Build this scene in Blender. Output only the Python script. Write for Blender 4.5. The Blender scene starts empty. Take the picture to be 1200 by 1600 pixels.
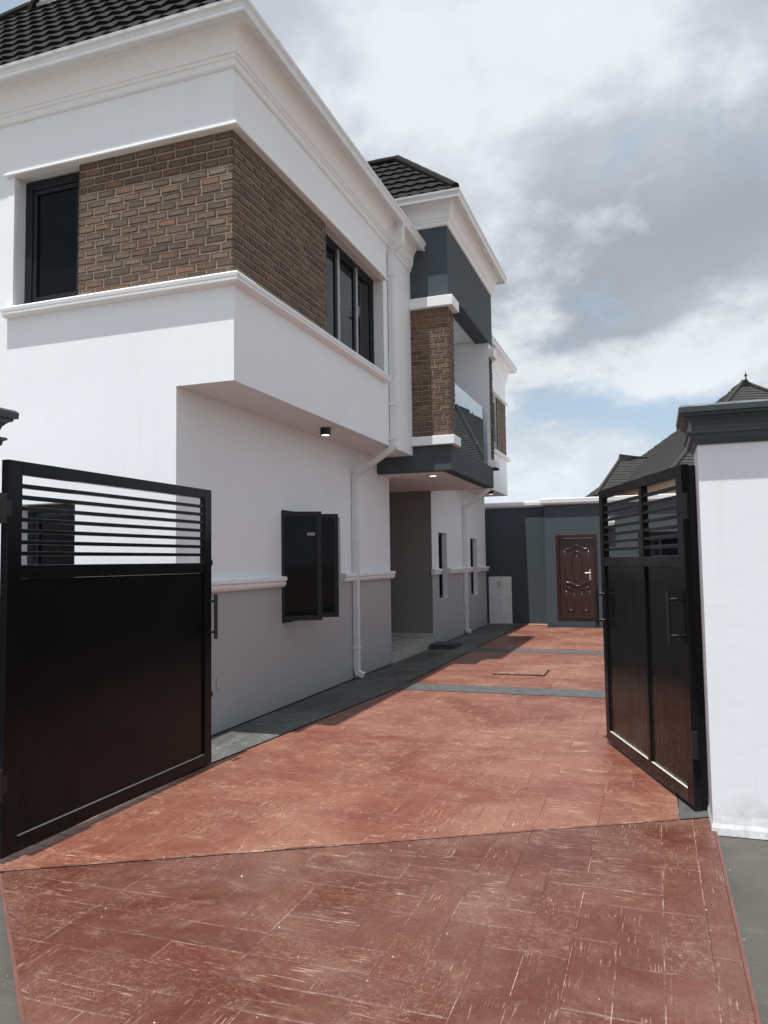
import bpy, math, random
from mathutils import Vector, Matrix

R = random.Random(7)
S = bpy.context.scene
COL = S.collection
rad = math.radians

# ------------------------------------------------------------------ camera
CAM_F = (-0.3310865, 0.9413375, 0.0653099)
CAM_R = (0.9429202, 0.3326820, -0.0149730)
CAM_U = (0.0358221, -0.0566246, 0.9977527)
cam_d = bpy.data.cameras.new('camera')
cam = bpy.data.objects.new('camera', cam_d)
COL.objects.link(cam)
cam_d.sensor_fit = 'VERTICAL'
cam_d.sensor_height = 36.0
cam_d.lens = 36.0 * 1196.454 / 1600.0
cam_d.clip_start = 0.05
cam_d.clip_end = 2000
cam.matrix_world = Matrix(((CAM_R[0], CAM_U[0], -CAM_F[0], 0), (CAM_R[1], CAM_U[1], -CAM_F[1], 0),
                           (CAM_R[2], CAM_U[2], -CAM_F[2], 1.6), (0, 0, 0, 1)))
S.camera = cam

# ------------------------------------------------------------------ light
SUN_EL, SUN_AZ = 76.5, 4.0            # sun behind the camera, a touch to its left
SUN_STRENGTH = 4.4
SKY_STRENGTH = 0.10
EXPOSURE = 0.43
sd = Vector((math.sin(rad(SUN_AZ)) * math.cos(rad(SUN_EL)), math.cos(rad(SUN_AZ)) * math.cos(rad(SUN_EL)), -math.sin(rad(SUN_EL))))
sun_d = bpy.data.lights.new('sun', 'SUN')
sun_d.energy = SUN_STRENGTH
sun_d.angle = rad(0.5)
sun_d.color = (1.0, 0.98, 0.95)
sun = bpy.data.objects.new('sun', sun_d)
COL.objects.link(sun)
sun.location = (0, -4, 30)
sun.rotation_euler = sd.to_track_quat('-Z', 'Y').to_euler()

world = bpy.data.worlds.new('World')
S.world = world
world.use_nodes = True


class N:
    """tiny node-graph helper"""
    def __init__(s, tree):
        s.t = tree
        s.n = tree.nodes
        s.l = tree.links

    def add(s, typ, **kw):
        nd = s.n.new(typ)
        for k, v in kw.items():
            setattr(nd, k, v)
        return nd

    def put(s, sock, v):
        if hasattr(v, 'is_output'):
            s.l.new(v, sock)
        elif v is not None:
            if sock.type == 'RGBA' and not hasattr(v, '__len__'):
                v = (v, v, v, 1)
            if sock.type == 'RGBA' and len(v) == 3:
                v = (*v, 1)
            sock.default_value = v

    def math(s, op, a, b=None, c=None, clamp=False):
        m = s.add('ShaderNodeMath', operation=op, use_clamp=clamp)
        s.put(m.inputs[0], a)
        s.put(m.inputs[1], b)
        s.put(m.inputs[2], c)
        return m.outputs[0]

    def vec(s, op, a, b=None):
        m = s.add('ShaderNodeVectorMath', operation=op)
        s.put(m.inputs[0], a)
        s.put(m.inputs[1], b)
        return m.outputs[0]

    def noise(s, v, scale, detail=4, rough=0.55, dist=0.0):
        m = s.add('ShaderNodeTexNoise')
        s.put(m.inputs['Vector'], v)
        m.inputs['Scale'].default_value = scale
        m.inputs['Detail'].default_value = detail
        m.inputs['Roughness'].default_value = rough
        m.inputs['Distortion'].default_value = dist
        return m.outputs['Fac']

    def rng(s, v, a, b, c=0.0, d=1.0, smooth=False):
        m = s.add('ShaderNodeMapRange', clamp=True)
        if smooth:
            m.interpolation_type = 'SMOOTHSTEP'
        s.put(m.inputs[0], v)
        for i, x in enumerate((a, b, c, d)):
            s.put(m.inputs[1 + i], x)
        return m.outputs[0]

    def mix(s, f, a, b, mode='MIX'):
        m = s.add('ShaderNodeMix', data_type='RGBA', blend_type=mode)
        s.put(m.inputs[0], f)
        s.put(m.inputs[6], a)
        s.put(m.inputs[7], b)
        return m.outputs[2]

    def ramp(s, f, stops, interp='LINEAR'):
        m = s.add('ShaderNodeValToRGB')
        cr = m.color_ramp
        cr.interpolation = interp
        while len(cr.elements) < len(stops):
            cr.elements.new(0.5)
        for e, (p, c) in zip(cr.elements, stops):
            e.position = p
            e.color = (*c, 1)
        s.put(m.inputs[0], f)
        return m.outputs[0]

    def scale3(s, v, x, y, z):
        return s.vec('MULTIPLY', v, (x, y, z))

    def bump(s, h, strength, dist, normal=None):
        m = s.add('ShaderNodeBump')
        m.inputs['Strength'].default_value = strength
        m.inputs['Distance'].default_value = dist
        s.put(m.inputs['Height'], h)
        if normal is not None:
            s.put(m.inputs['Normal'], normal)
        return m.outputs[0]


# sky: Nishita behind layered clouds laid out on a flat cloud deck (direction -> deck plane)
w = N(world.node_tree)
w.n.clear()
sky = w.add('ShaderNodeTexSky', sky_type='NISHITA', sun_disc=False)
sky.sun_elevation = rad(SUN_EL)
sky.sun_rotation = rad(180 + SUN_AZ)
sky.air_density = 1.2
sky.dust_density = 2.2
sky.ozone_density = 1.5
skyc = w.vec('SCALE', sky.outputs[0])
skyc.node.inputs['Scale'].default_value = SKY_STRENGTH
tc = w.add('ShaderNodeTexCoord')
dirv = tc.outputs['Generated']
sx = w.add('ShaderNodeSeparateXYZ')
w.put(sx.inputs[0], dirv)
den = w.math('ADD', w.math('MAXIMUM', sx.outputs[2], 0.0), 0.42)
cx = w.add('ShaderNodeCombineXYZ')
w.put(cx.inputs[0], w.math('DIVIDE', sx.outputs[0], den))
w.put(cx.inputs[1], w.math('DIVIDE', sx.outputs[1], den))
SKY_SHIFT = (-11.32, 18.62, -0.64)
pl = w.vec('ADD', cx.outputs[0], SKY_SHIFT)
n1 = w.noise(pl, 1.35, 10, 0.55, 0.08)
n2 = w.noise(w.vec('ADD', pl, (3.1, 8.2, 0.4)), 0.85, 7, 0.52, 0.4)
n3 = w.noise(w.vec('ADD', pl, (0.07, 0.11, 0.05)), 1.35, 10, 0.55, 0.08)
n4 = w.noise(w.vec('ADD', pl, (9.1, 2.2, 2.4)), 4.2, 9, 0.60, 0.15)
cover = w.rng(w.math('ADD', w.math('ADD', n1, w.rng(sx.outputs[2], 0.05, 0.50, 0.075, 0.0)), w.math('MULTIPLY', w.math('SUBTRACT', n4, 0.5), 0.16)), 0.385, 0.475, 0, 1, True)
relief = w.math('SUBTRACT', n1, n3)
belly = w.rng(n2, 0.36, 0.62, 0, 1, True)
base = w.mix(belly, (0.51, 0.55, 0.595), (0.285, 0.31, 0.345))
lit = w.rng(w.math('ADD', relief, w.math('MULTIPLY', w.math('SUBTRACT', n4, 0.5), 0.42)), -0.04, 0.11, 0, 1, True)
cloud = w.mix(w.math('MULTIPLY', lit, 0.72), base, (0.70, 0.735, 0.77))
# clouds shine a little brighter around the sun, which stands high behind the viewer
dp = w.add('ShaderNodeVectorMath', operation='DOT_PRODUCT')
w.put(dp.inputs[0], dirv)
dp.inputs[1].default_value = (-sd.x, -sd.y, -sd.z)
glow = w.rng(dp.outputs['Value'], 0.55, 1.0, 1.0, 1.5, True)
cloud2 = w.vec('SCALE', cloud)
w.put(cloud2.node.inputs['Scale'], glow)
blue = w.mix(0.40, skyc, (0.46, 0.58, 0.72))
bgc = w.mix(w.math('MULTIPLY', cover, 0.95), blue, cloud2)
# haze whitening towards the horizon
hz = w.rng(sx.outputs[2], 0.0, 0.22, 0.5, 0.0, True)
bgc = w.mix(hz, bgc, (0.60, 0.67, 0.74))
bgc = w.mix(w.rng(sx.outputs[2], -0.02, 0.0, 1.0, 0.0), bgc, (0.60, 0.67, 0.74))
bg = w.add('ShaderNodeBackground')
w.put(bg.inputs[0], bgc)
bg.inputs[1].default_value = 1.0
wo = w.add('ShaderNodeOutputWorld')
w.l.new(bg.outputs[0], wo.inputs[0])

S.view_settings.view_transform = 'Standard'
S.view_settings.look = 'None'
S.view_settings.gamma = 1.0
S.view_settings.exposure = EXPOSURE
S.view_settings.use_curve_mapping = False
S.render.engine = 'CYCLES'
S.cycles.max_bounces = 8
S.cycles.diffuse_bounces = 5
S.cycles.glossy_bounces = 4
S.cycles.transmission_bounces = 6
S.cycles.use_denoising = True

# ------------------------------------------------------------------ materials
MATS = {}


def new_mat(name):
    m = bpy.data.materials.new(name)
    m.use_nodes = True
    g = N(m.node_tree)
    p = g.n['Principled BSDF']
    MATS[name] = m
    return m, g, p


def P(p, g, **kw):
    for k, v in kw.items():
        g.put(p.inputs[{'col': 'Base Color', 'rough': 'Roughness', 'metal': 'Metallic', 'nrm': 'Normal', 'ior': 'IOR',
                        'spec': 'Specular IOR Level', 'coat': 'Coat Weight', 'cr': 'Coat Roughness', 'alpha': 'Alpha',
                        'emc': 'Emission Color', 'ems': 'Emission Strength', 'tr': 'Transmission Weight'}[k]], v)


def pos(g):
    return g.add('ShaderNodeNewGeometry').outputs['Position']


def wall_paint(name, col, trowel=0.5, rough=0.65, dirt=0.06, dist=0.006, spec=0.3):
    m, g, p = new_mat(name)
    q = pos(g)
    big = g.noise(q, 0.9, 4, 0.6)
    mid = g.noise(g.scale3(q, 1.0, 1.0, 1.6), 5.0, 7, 0.66, 0.5)
    wide = g.noise(g.scale3(q, 1.0, 1.0, 1.15), 1.6, 3, 0.5, 0.2)
    fine = g.noise(q, 55, 3, 0.6)
    c = g.mix(g.rng(big, 0.35, 0.7, 0, dirt * 2.0), col, [x * 0.82 for x in col])
    sp = g.add('ShaderNodeSeparateXYZ')
    g.put(sp.inputs[0], q)
    splash = g.math('MULTIPLY', g.rng(g.math('ADD', sp.outputs[2], g.math('MULTIPLY', g.noise(q, 5.0, 5, 0.7), 0.35)), 0.14, 0.40, 1, 0), g.rng(g.noise(q, 24, 4, .65), 0.35, 0.65, 0.15, 1))
    c = g.mix(g.math('MULTIPLY', splash, dirt * 7), c, (col[0] * .55, col[1] * .48, col[2] * .42))
    drips = g.noise(g.scale3(q, 9, 9, 0.6), 1.0, 4, 0.6)
    c = g.mix(g.rng(drips, 0.56, 0.75, 0, dirt * 1.5), c, [col[0] * .72, col[1] * .71, col[2] * .68])
    h = g.math('ADD', g.math('ADD', g.math('MULTIPLY', mid, 1.0), g.math('MULTIPLY', fine, 0.10)), g.math('MULTIPLY', wide, 2.2))
    P(p, g, col=c, rough=rough, spec=spec, nrm=g.bump(h, trowel, dist))
    return m


wall_paint('white_paint', (0.82, 0.855, 0.885), 0.34, 0.6, 0.10, 0.004)
wall_paint('white_trim', (0.825, 0.845, 0.86), 0.5, 0.45, 0.05, 0.003)
wall_paint('soffit_paint', (0.72, 0.74, 0.75), 0.3, 0.7, 0.05)
wall_paint('grey_paint', (0.41, 0.42, 0.425), 0.35, 0.5, 0.07, 0.004)
wall_paint('porch_paint', (0.23, 0.23, 0.225), 0.35, 0.6, 0.07, 0.004)
wall_paint('slate_paint', (0.072, 0.090, 0.102), 0.4, 0.72, 0.08, 0.004, 0.15)
wall_paint('cap_paint', (0.060, 0.076, 0.084), 0.9, 0.38, 0.10, 0.006)
wall_paint('neighbour_paint', (0.42, 0.33, 0.26), 0.3, 0.7, 0.08)


def simple(name, col, rough=0.5, **kw):
    m, g, p = new_mat(name)
    q = pos(g)
    v = g.noise(q, 7, 4, 0.6)
    c = g.mix(g.rng(v, 0.3, 0.75, 0, 0.5), col, [x * 0.72 for x in col])
    P(p, g, col=c, rough=g.rng(v, 0.3, 0.7, rough * 0.85, min(1, rough * 1.2)), **kw)
    return m


simple('upvc', (0.76, 0.785, 0.80), 0.32)
simple('frame_dark', (0.016, 0.020, 0.026), 0.42, spec=0.25)
simple('frame_silver', (0.34, 0.35, 0.37), 0.35, metal=0.5)
simple('black_fitting', (0.010, 0.010, 0.011), 0.4)
simple('steel', (0.62, 0.61, 0.58), 0.28, metal=1.0)
simple('antenna_metal', (0.10, 0.10, 0.10), 0.5, metal=0.6)
simple('door_brown', (0.040, 0.014, 0.012), 0.30, coat=0.3, cr=0.2)
simple('door_frame_brown', (0.030, 0.011, 0.010), 0.33)
simple('wall_tile', (0.84, 0.85, 0.85), 0.16)
simple('tile_grout', (0.33, 0.32, 0.30), 0.8)
simple('floor_tile', (0.50, 0.49, 0.45), 0.28)
simple('sand', (0.34, 0.24, 0.16), 0.9)
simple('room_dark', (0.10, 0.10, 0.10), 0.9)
simple('slab_dark', (0.06, 0.065, 0.06), 0.85)
simple('balustrade_grey', (0.13, 0.16, 0.19), 0.22)
simple('plate_grey', (0.27, 0.27, 0.28), 0.5)

m, g, p = new_mat('lamp_lens')
P(p, g, col=(0.9, 0.9, 0.88), rough=0.3, emc=(1, 0.97, 0.92), ems=1.3)

m, g, p = new_mat('window_glass')
P(p, g, col=(0.003, 0.004, 0.006), rough=0.03, ior=1.45, spec=0.16)

m, g, p = new_mat('tinted_glass')          # reflective balcony glass
P(p, g, col=(0.31, 0.37, 0.43), rough=0.012, metal=1.0)

# black gate enamel, dust collecting on it
for nm, dusty in (('gate_black', 0.10), ('gate_black_dusty', 1.0)):
    m, g, p = new_mat(nm)
    q = pos(g)
    sp = g.add('ShaderNodeSeparateXYZ')
    g.put(sp.inputs[0], q)
    speck = g.noise(q, 75, 3, 0.7)
    streak = g.noise(g.scale3(q, 20, 20, 3.0), 1.0, 4, 0.65)
    cloudy = g.noise(q, 3.2, 4, 0.6)
    low = g.rng(sp.outputs[2], 0.05, 0.95, 1.0, 0.0)
    dust = g.math('MULTIPLY', g.rng(speck, 0.55, 0.66, 0, 1), g.rng(streak, 0.42, 0.62, 0.15, 1))
    dust = g.math('ADD', g.math('MULTIPLY', dust, 0.75), g.math('MULTIPLY', g.rng(cloudy, 0.40, 0.75, 0, 1), 0.16))
    dust = g.math('MULTIPLY', g.math('MULTIPLY', dust, low), dusty, None, True)
    c = g.mix(dust, (0.0065, 0.0065, 0.0075), (0.36, 0.31, 0.26))
    wob = g.bump(g.noise(g.scale3(q, 1, 1, .7), 2.2, 2, 0.5), 0.25, 0.03)
    P(p, g, col=c, rough=g.rng(cloudy, 0.3, 0.7, 0.17, 0.27), spec=0.18, nrm=g.bump(speck, 0.10, 0.002, wob))

# dusty top of the gate's lower ledge
m, g, p = new_mat('ledge_dust')
P(p, g, col=g.mix(g.noise(pos(g), 30, 4, .6), (0.30, 0.28, 0.25), (0.60, 0.57, 0.52)), rough=0.9)

# bricks: brown-grey facing bricks with paler scuffed faces
for nm, stops in (('brick_face', [(0.0, (0.060, 0.045, 0.036)), (0.30, (0.135, 0.090, 0.064)), (0.55, (0.165, 0.116, 0.083)), (0.70, (0.090, 0.058, 0.043)), (0.82, (0.150, 0.072, 0.046)), (0.94, (0.205, 0.15, 0.115))]),
                  ('brick_red', [(0.0, (0.17, 0.085, 0.055)), (0.5, (0.23, 0.115, 0.068)), (1.0, (0.14, 0.075, 0.050))])):
    m, g, p = new_mat(nm)
    q = pos(g)
    oi = g.add('ShaderNodeObjectInfo')
    at = g.add('ShaderNodeAttribute', attribute_name='tint')
    rnd = g.math('FRACT', g.math('ADD', oi.outputs['Random'], at.outputs['Fac']))
    big = g.noise(q, 1.6, 3, 0.5)
    c = g.ramp(g.math('ADD', g.math('MULTIPLY', rnd, 0.88), g.math('MULTIPLY', g.rng(big, .3, .7, 0, 1), 0.12)), stops)
    scuff = g.noise(q, 38, 5, 0.7)
    c = g.mix(g.rng(scuff, 0.45, 0.75, 0, 0.38), c, (0.25, 0.19, 0.145))
    c = g.mix(g.rng(g.noise(q, 90, 3, .6), 0.30, 0.48, 0.55, 0), c, (0.05, 0.036, 0.028))
    rim = g.add('ShaderNodeAttribute', attribute_name='rim').outputs['Fac']
    rim = g.math('MULTIPLY', rim, g.rng(g.noise(q, 17, 4, .6), 0.35, 0.6, 0.45, 0.95))
    c = g.mix(rim, c, (0.045, 0.034, 0.027))
    P(p, g, col=c, rough=0.88, nrm=g.bump(scuff, 0.9, 0.006))
m, g, p = new_mat('mortar')
q = pos(g)
P(p, g, col=g.mix(g.noise(q, 25, 4, .6), (0.20, 0.145, 0.105), (0.33, 0.25, 0.185)), rough=0.95, nrm=g.bump(g.noise(q, 80, 3, .6), 0.8, 0.004))

# roof tiles
for nm, ca, cb in (('roof_tile', (0.011, 0.011, 0.0115), (0.022, 0.0215, 0.021)), ('neighbour_tile', (0.033, 0.033, 0.032), (0.056, 0.055, 0.052))):
    m, g, p = new_mat(nm)
    q = pos(g)
    oi = g.add('ShaderNodeObjectInfo')
    c = g.mix(g.noise(q, 60, 3, .6), ca, cb)
    c = g.mix(g.math('MULTIPLY', oi.outputs['Random'], 0.35), c, cb)
    P(p, g, col=c, rough=0.85, spec=0.12, nrm=g.bump(g.noise(q, 220, 2, .5), 0.5, 0.003))


# stamped concrete -------------------------------------------------
def stamped(name, dark, mid, pale, vertical, chalk, rlo, rhi, joint=False):
    m, g, p = new_mat(name)
    q = pos(g)
    oi = g.add('ShaderNodeObjectInfo')
    at = g.add('ShaderNodeAttribute', attribute_name='tint')
    rnd = g.math('FRACT', g.math('ADD', oi.outputs['Random'], at.outputs['Fac']))
    along = (7.0, 125.0, 1.0) if not vertical else (125.0, 7.0, 1.0)
    offs = g.add('ShaderNodeCombineXYZ')
    g.put(offs.inputs[2], g.math('MULTIPLY', rnd, 37.0))
    qo = g.vec('ADD', q, offs.outputs[0])
    grain = g.noise(g.scale3(qo, *along), 1.0, 3, 0.6, 0.35)
    grain2 = g.noise(g.scale3(qo, along[0] * 4, along[1] * 0.9, 1), 1.0, 2, 0.5)
    cells = g.add('ShaderNodeTexVoronoi', feature='DISTANCE_TO_EDGE')
    g.put(cells.inputs['Vector'], g.vec('ADD', qo, g.vec('SCALE', q)))
    cells.inputs['Scale'].default_value = 15.0
    crack = g.rng(cells.outputs['Distance'], 0.0, 0.055, 1, 0)
    big = g.noise(q, 0.85, 5, 0.62, 0.8)
    med = g.noise(q, 4.5, 7, 0.74, 0.6)
    tiny = g.noise(q, 120, 3, 0.6)
    mott = g.noise(q, 26, 5, 0.7)
    c = g.mix(g.rng(mott, 0.3, 0.72), dark, mid)
    c = g.mix(g.math('MULTIPLY', g.math('SUBTRACT', rnd, 0.5), 0.5), c, mid)
    c = g.mix(g.rng(rnd, 0.0, 1.0, 0.28, 0.0), c, [x * 0.72 for x in dark])
    # bloom of pale cement dust
    c = g.mix(g.rng(big, 0.40, 0.72, 0, 0.55 * chalk), c, pale)
    c = g.mix(g.rng(med, 0.52, 0.72, 0, 0.55 * chalk), c, pale)
    swirl = g.noise(g.vec('ADD', q, (3.3, 9.1, 0)), 3.4, 9, 0.78, 0.5)
    c = g.mix(g.rng(swirl, 0.56, 0.68, 0, 0.6 * chalk), c, [min(1, x * 1.15) for x in pale])
    grit = g.noise(q, 60, 4, 0.75)
    c = g.mix(g.rng(grit, 0.52, 0.68, 0, 0.45), c, [x * 0.6 for x in dark])
    # scratches in the stamped wood grain: thin broken cream lines in clusters
    clus = g.rng(g.noise(g.vec('ADD', qo, (1.7, 4.4, 0)), 5.5, 4, 0.65), 0.46, 0.60)
    line = g.math('MULTIPLY', g.rng(grain, 0.60, 0.63), clus)
    has = g.rng(g.math('FRACT', g.math('MULTIPLY', rnd, 7.31)), 0.10, 0.55, 0.15, 1.0)
    line = g.math('MULTIPLY', line, g.math('MULTIPLY', has, 0.6 if vertical else 1.0))
    net = g.math('MULTIPLY', crack, g.rng(g.math('FRACT', g.math('MULTIPLY', rnd, 13.7)), 0.60, 0.70))
    net = g.math('MULTIPLY', net, g.rng(mott, 0.42, 0.6))
    blot = g.noise(g.vec('ADD', q, (7.7, 1.3, 0)), 5.2, 8, 0.7, 0.9)
    blot = g.math('MULTIPLY', g.rng(blot, 0.64, 0.70), g.rng(mott, 0.40, 0.60))
    marks = g.math('MAXIMUM', g.math('MAXIMUM', g.math('MULTIPLY', line, 0.95), g.math('MULTIPLY', net, 0.42)), g.math('MULTIPLY', blot, 0.5 * chalk))
    cream = [min(1, x * y) for x, y in zip(pale, (2.1, 2.5, 2.5))]
    c = g.mix(g.math('MULTIPLY', marks, 0.85), c, cream)
    c = g.mix(g.rng(tiny, 0.70, 0.74, 0, 0.5), c, (0.62, 0.52, 0.46))
    h = g.math('ADD', g.math('MULTIPLY', grain, 0.6), g.math('MULTIPLY', mott, 0.5))
    h = g.math('SUBTRACT', h, g.math('MULTIPLY', net, 0.25))
    ro = g.rng(big, 0.35, 0.68, rlo, rhi)
    P(p, g, col=c, rough=ro, spec=0.5, nrm=g.bump(h, 0.55, 0.006))
    return m


A_ = ((0.080, 0.0215, 0.0130), (0.120, 0.0350, 0.0225), (0.205, 0.120, 0.090))
B_ = ((0.146, 0.0445, 0.0275), (0.202, 0.0680, 0.0440), (0.31, 0.178, 0.126))
D_ = ((0.034, 0.036, 0.035), (0.066, 0.068, 0.064), (0.20, 0.20, 0.185))
for k, (cs, ch, r0, r1) in dict(outer=(A_, 0.85, 0.28, 0.55), inner=(B_, 0.8, 0.30, 0.6), dark=(D_, 0.8, 0.5, 0.75)).items():
    stamped('stamp_%s_h' % k, *cs, False, ch, r0, r1)
    stamped('stamp_%s_v' % k, *cs, True, ch, r0, r1)
for nm, a, b in (('joint_outer', (0.080, 0.025, 0.017), (0.40, 0.27, 0.21)), ('joint_inner', (0.11, 0.036, 0.026), (0.42, 0.26, 0.20)), ('joint_dark', (0.02, 0.02, 0.02), (0.12, 0.12, 0.11))):
    m, g, p = new_mat(nm)
    q = pos(g)
    P(p, g, col=g.mix(g.math('MULTIPLY', g.rng(g.noise(q, 3.2, 6, .75), 0.47, 0.62), g.rng(g.noise(q, 45, 3, .6), 0.35, 0.6, 0.3, 1)), a, b), rough=0.85)
m, g, p = new_mat('edge_red')
q = pos(g)
P(p, g, col=g.mix(g.noise(q, 8, 4, .6), (0.085, 0.030, 0.023), (0.17, 0.075, 0.058)), rough=0.6)

m, g, p = new_mat('concrete_dark')
q = pos(g)
c = g.mix(g.rng(g.noise(q, 1.3, 6, .65, .6), 0.3, 0.7), (0.044, 0.040, 0.035), (0.082, 0.075, 0.066))
c = g.mix(g.rng(g.noise(g.scale3(q, 1.5, 14, 1), 1.0, 4, .6), .55, .75, 0, .4), c, (0.105, 0.097, 0.085))
P(p, g, col=c, rough=0.8, nrm=g.bump(g.noise(q, 18, 5, .7), 0.5, 0.006))
m, g, p = new_mat('strip_dark')
q = pos(g)
c = g.mix(g.rng(g.noise(q, 9, 6, .7), 0.3, 0.7), (0.045, 0.047, 0.046), (0.095, 0.097, 0.094))
P(p, g, col=c, rough=0.7, nrm=g.bump(g.noise(q, 40, 4, .7), 0.5, 0.004))
m, g, p = new_mat('earth')
q = pos(g)
P(p, g, col=g.mix(g.noise(q, 0.6, 6, .65), (0.16, 0.115, 0.080), (0.26, 0.19, 0.13)), rough=0.95)

# ------------------------------------------------------------------ mesh helpers


class MB:
    def __init__(s):
        s.v, s.f, s.t, s.r = [], [], [], []

    def quad(s, *pts, tint=None):
        i = len(s.v)
        s.v += [tuple(p_) for p_ in pts]
        s.f.append(tuple(range(i, i + len(pts))))
        s.t.append(0.0 if tint is None else tint)

    def box(s, x0, x1, y0, y1, z0, z1):
        x0, x1 = min(x0, x1), max(x0, x1)
        y0, y1 = min(y0, y1), max(y0, y1)
        z0, z1 = min(z0, z1), max(z0, z1)
        i = len(s.v)
        s.v += [(x0, y0, z0), (x1, y0, z0), (x1, y1, z0), (x0, y1, z0), (x0, y0, z1), (x1, y0, z1), (x1, y1, z1), (x0, y1, z1)]
        for f in ((0, 3, 2, 1), (4, 5, 6, 7), (0, 1, 5, 4), (1, 2, 6, 5), (2, 3, 7, 6), (3, 0, 4, 7)):
            s.f.append(tuple(i + k for k in f))
            s.t.append(0.0)

    def cyl(s, a, b, r, n=12, r2=None):
        a, b = Vector(a), Vector(b)
        d = (b - a).normalized()
        u = d.orthogonal().normalized()
        v = d.cross(u)
        r2 = r if r2 is None else r2
        i = len(s.v)
        for k in range(n):
            e = u * math.cos(2 * math.pi * k / n) + v * math.sin(2 * math.pi * k / n)
            s.v.append(tuple(a + e * r))
            s.v.append(tuple(b + e * r2))
        for k in range(n):
            j = (k + 1) % n
            s.f.append((i + 2 * k, i + 2 * j, i + 2 * j + 1, i + 2 * k + 1))
        s.f.append(tuple(i + 2 * k for k in reversed(range(n))))
        s.f.append(tuple(i + 2 * k + 1 for k in range(n)))
        s.t += [0.0] * (n + 2)

    def tube(s, pts, r, n=8, closed=False):
        """round or (n == 4) square tube along a polyline"""
        pts = [Vector(p_) for p_ in pts]
        m_ = len(pts)
        rings = []
        up = None
        for k in range(m_):
            if closed:
                d = (pts[(k + 1) % m_] - pts[k - 1]).normalized()
                mit = 1.0
            else:
                d0 = (pts[k] - pts[k - 1]).normalized() if k > 0 else None
                d1 = (pts[k + 1] - pts[k]).normalized() if k < m_ - 1 else None
                d = ((d0 or d1) + (d1 or d0)).normalized()
            if up is None:
                up = d.orthogonal().normalized()
                if n == 4:
                    for c in (Vector((1, 0, 0)), Vector((0, 1, 0)), Vector((0, 0, 1))):
                        if abs(c.dot(d)) < 0.5:
                            up = (c - d * c.dot(d)).normalized()
                            break
            else:
                up = (up - d * up.dot(d)).normalized()
            v = d.cross(up)
            ring = []
            for q_ in range(n):
                a = 2 * math.pi * (q_ + (0.5 if n == 4 else 0)) / n
                ring.append(len(s.v))
                rr = r * (1.414 if n == 4 else 1)
                s.v.append(tuple(pts[k] + (up * math.cos(a) + v * math.sin(a)) * rr))
            rings.append(ring)
        for k in range(m_ if closed else m_ - 1):
            a, b = rings[k], rings[(k + 1) % m_]
            for q_ in range(n):
                j = (q_ + 1) % n
                s.f.append((a[q_], a[j], b[j], b[q_]))
                s.t.append(0.0)
        if not closed:
            s.f.append(tuple(reversed(rings[0])))
            s.f.append(tuple(rings[-1]))
            s.t += [0.0, 0.0]

    def sweep(s, path, prof, closed=False):
        """profile [(p, z)] swept along a plan polyline; p grows to the RIGHT of the walking direction; mitred corners"""
        path = [Vector(q_) for q_ in path]
        m_ = len(path)
        cols = []
        for k in range(m_):
            d0 = (path[k] - path[k - 1]).normalized() if (k > 0 or closed) else None
            d1 = (path[(k + 1) % m_] - path[k]).normalized() if (k < m_ - 1 or closed) else None
            n0 = Vector((d0.y, -d0.x)) if d0 else None
            n1_ = Vector((d1.y, -d1.x)) if d1 else None
            if n0 is None:
                mv = n1_
            elif n1_ is None:
                mv = n0
            else:
                b = (n0 + n1_).normalized()
                mv = b / max(0.2, b.dot(n0))
            c = []
            for (pp, z) in prof:
                c.append(len(s.v))
                q_ = path[k] + mv * pp
                s.v.append((q_.x, q_.y, z))
            cols.append(c)
        for k in range(m_ if closed else m_ - 1):
            a, b = cols[k], cols[(k + 1) % m_]
            for j in range(len(prof) - 1):
                s.f.append((a[j], b[j], b[j + 1], a[j + 1]))
                s.t.append(0.0)
        if not closed:
            s.f.append(tuple(cols[0]))
            s.f.append(tuple(reversed(cols[-1])))
            s.t += [0.0, 0.0]


BASE = {}


def empty(name, loc, rotz=0.0, local=False):
    o = bpy.data.objects.new(name, None)
    COL.objects.link(o)
    o.location = loc
    o.rotation_euler = (0, 0, rotz)
    o.empty_display_size = 0.2
    BASE[o.name] = Vector((0, 0, 0)) if local else Vector(loc)
    return o


def tag(o, label=None, cat=None, group=None, kind=None):
    if label:
        o['label'] = label
    if cat:
        o['category'] = cat
        o['kind'] = 'thing'
    if group:
        o['group'] = group
    if kind:
        o['kind'] = kind
    return o


def mesh_from(mb, name, mats, smooth=False):
    me = bpy.data.meshes.new(name)
    me.from_pydata(mb.v, [], mb.f)
    for mm in (mats if isinstance(mats, (list, tuple)) else [mats]):
        me.materials.append(MATS[mm])
    if any(mb.t):
        a = me.attributes.new('tint', 'FLOAT', 'FACE')
        a.data.foreach_set('value', mb.t)
    if len(mb.r) == len(mb.f):
        a = me.attributes.new('rim', 'FLOAT', 'FACE')
        a.data.foreach_set('value', mb.r)
    if smooth:
        me.polygons.foreach_set('use_smooth', [True] * len(me.polygons))
    me.update()
    return me


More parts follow.
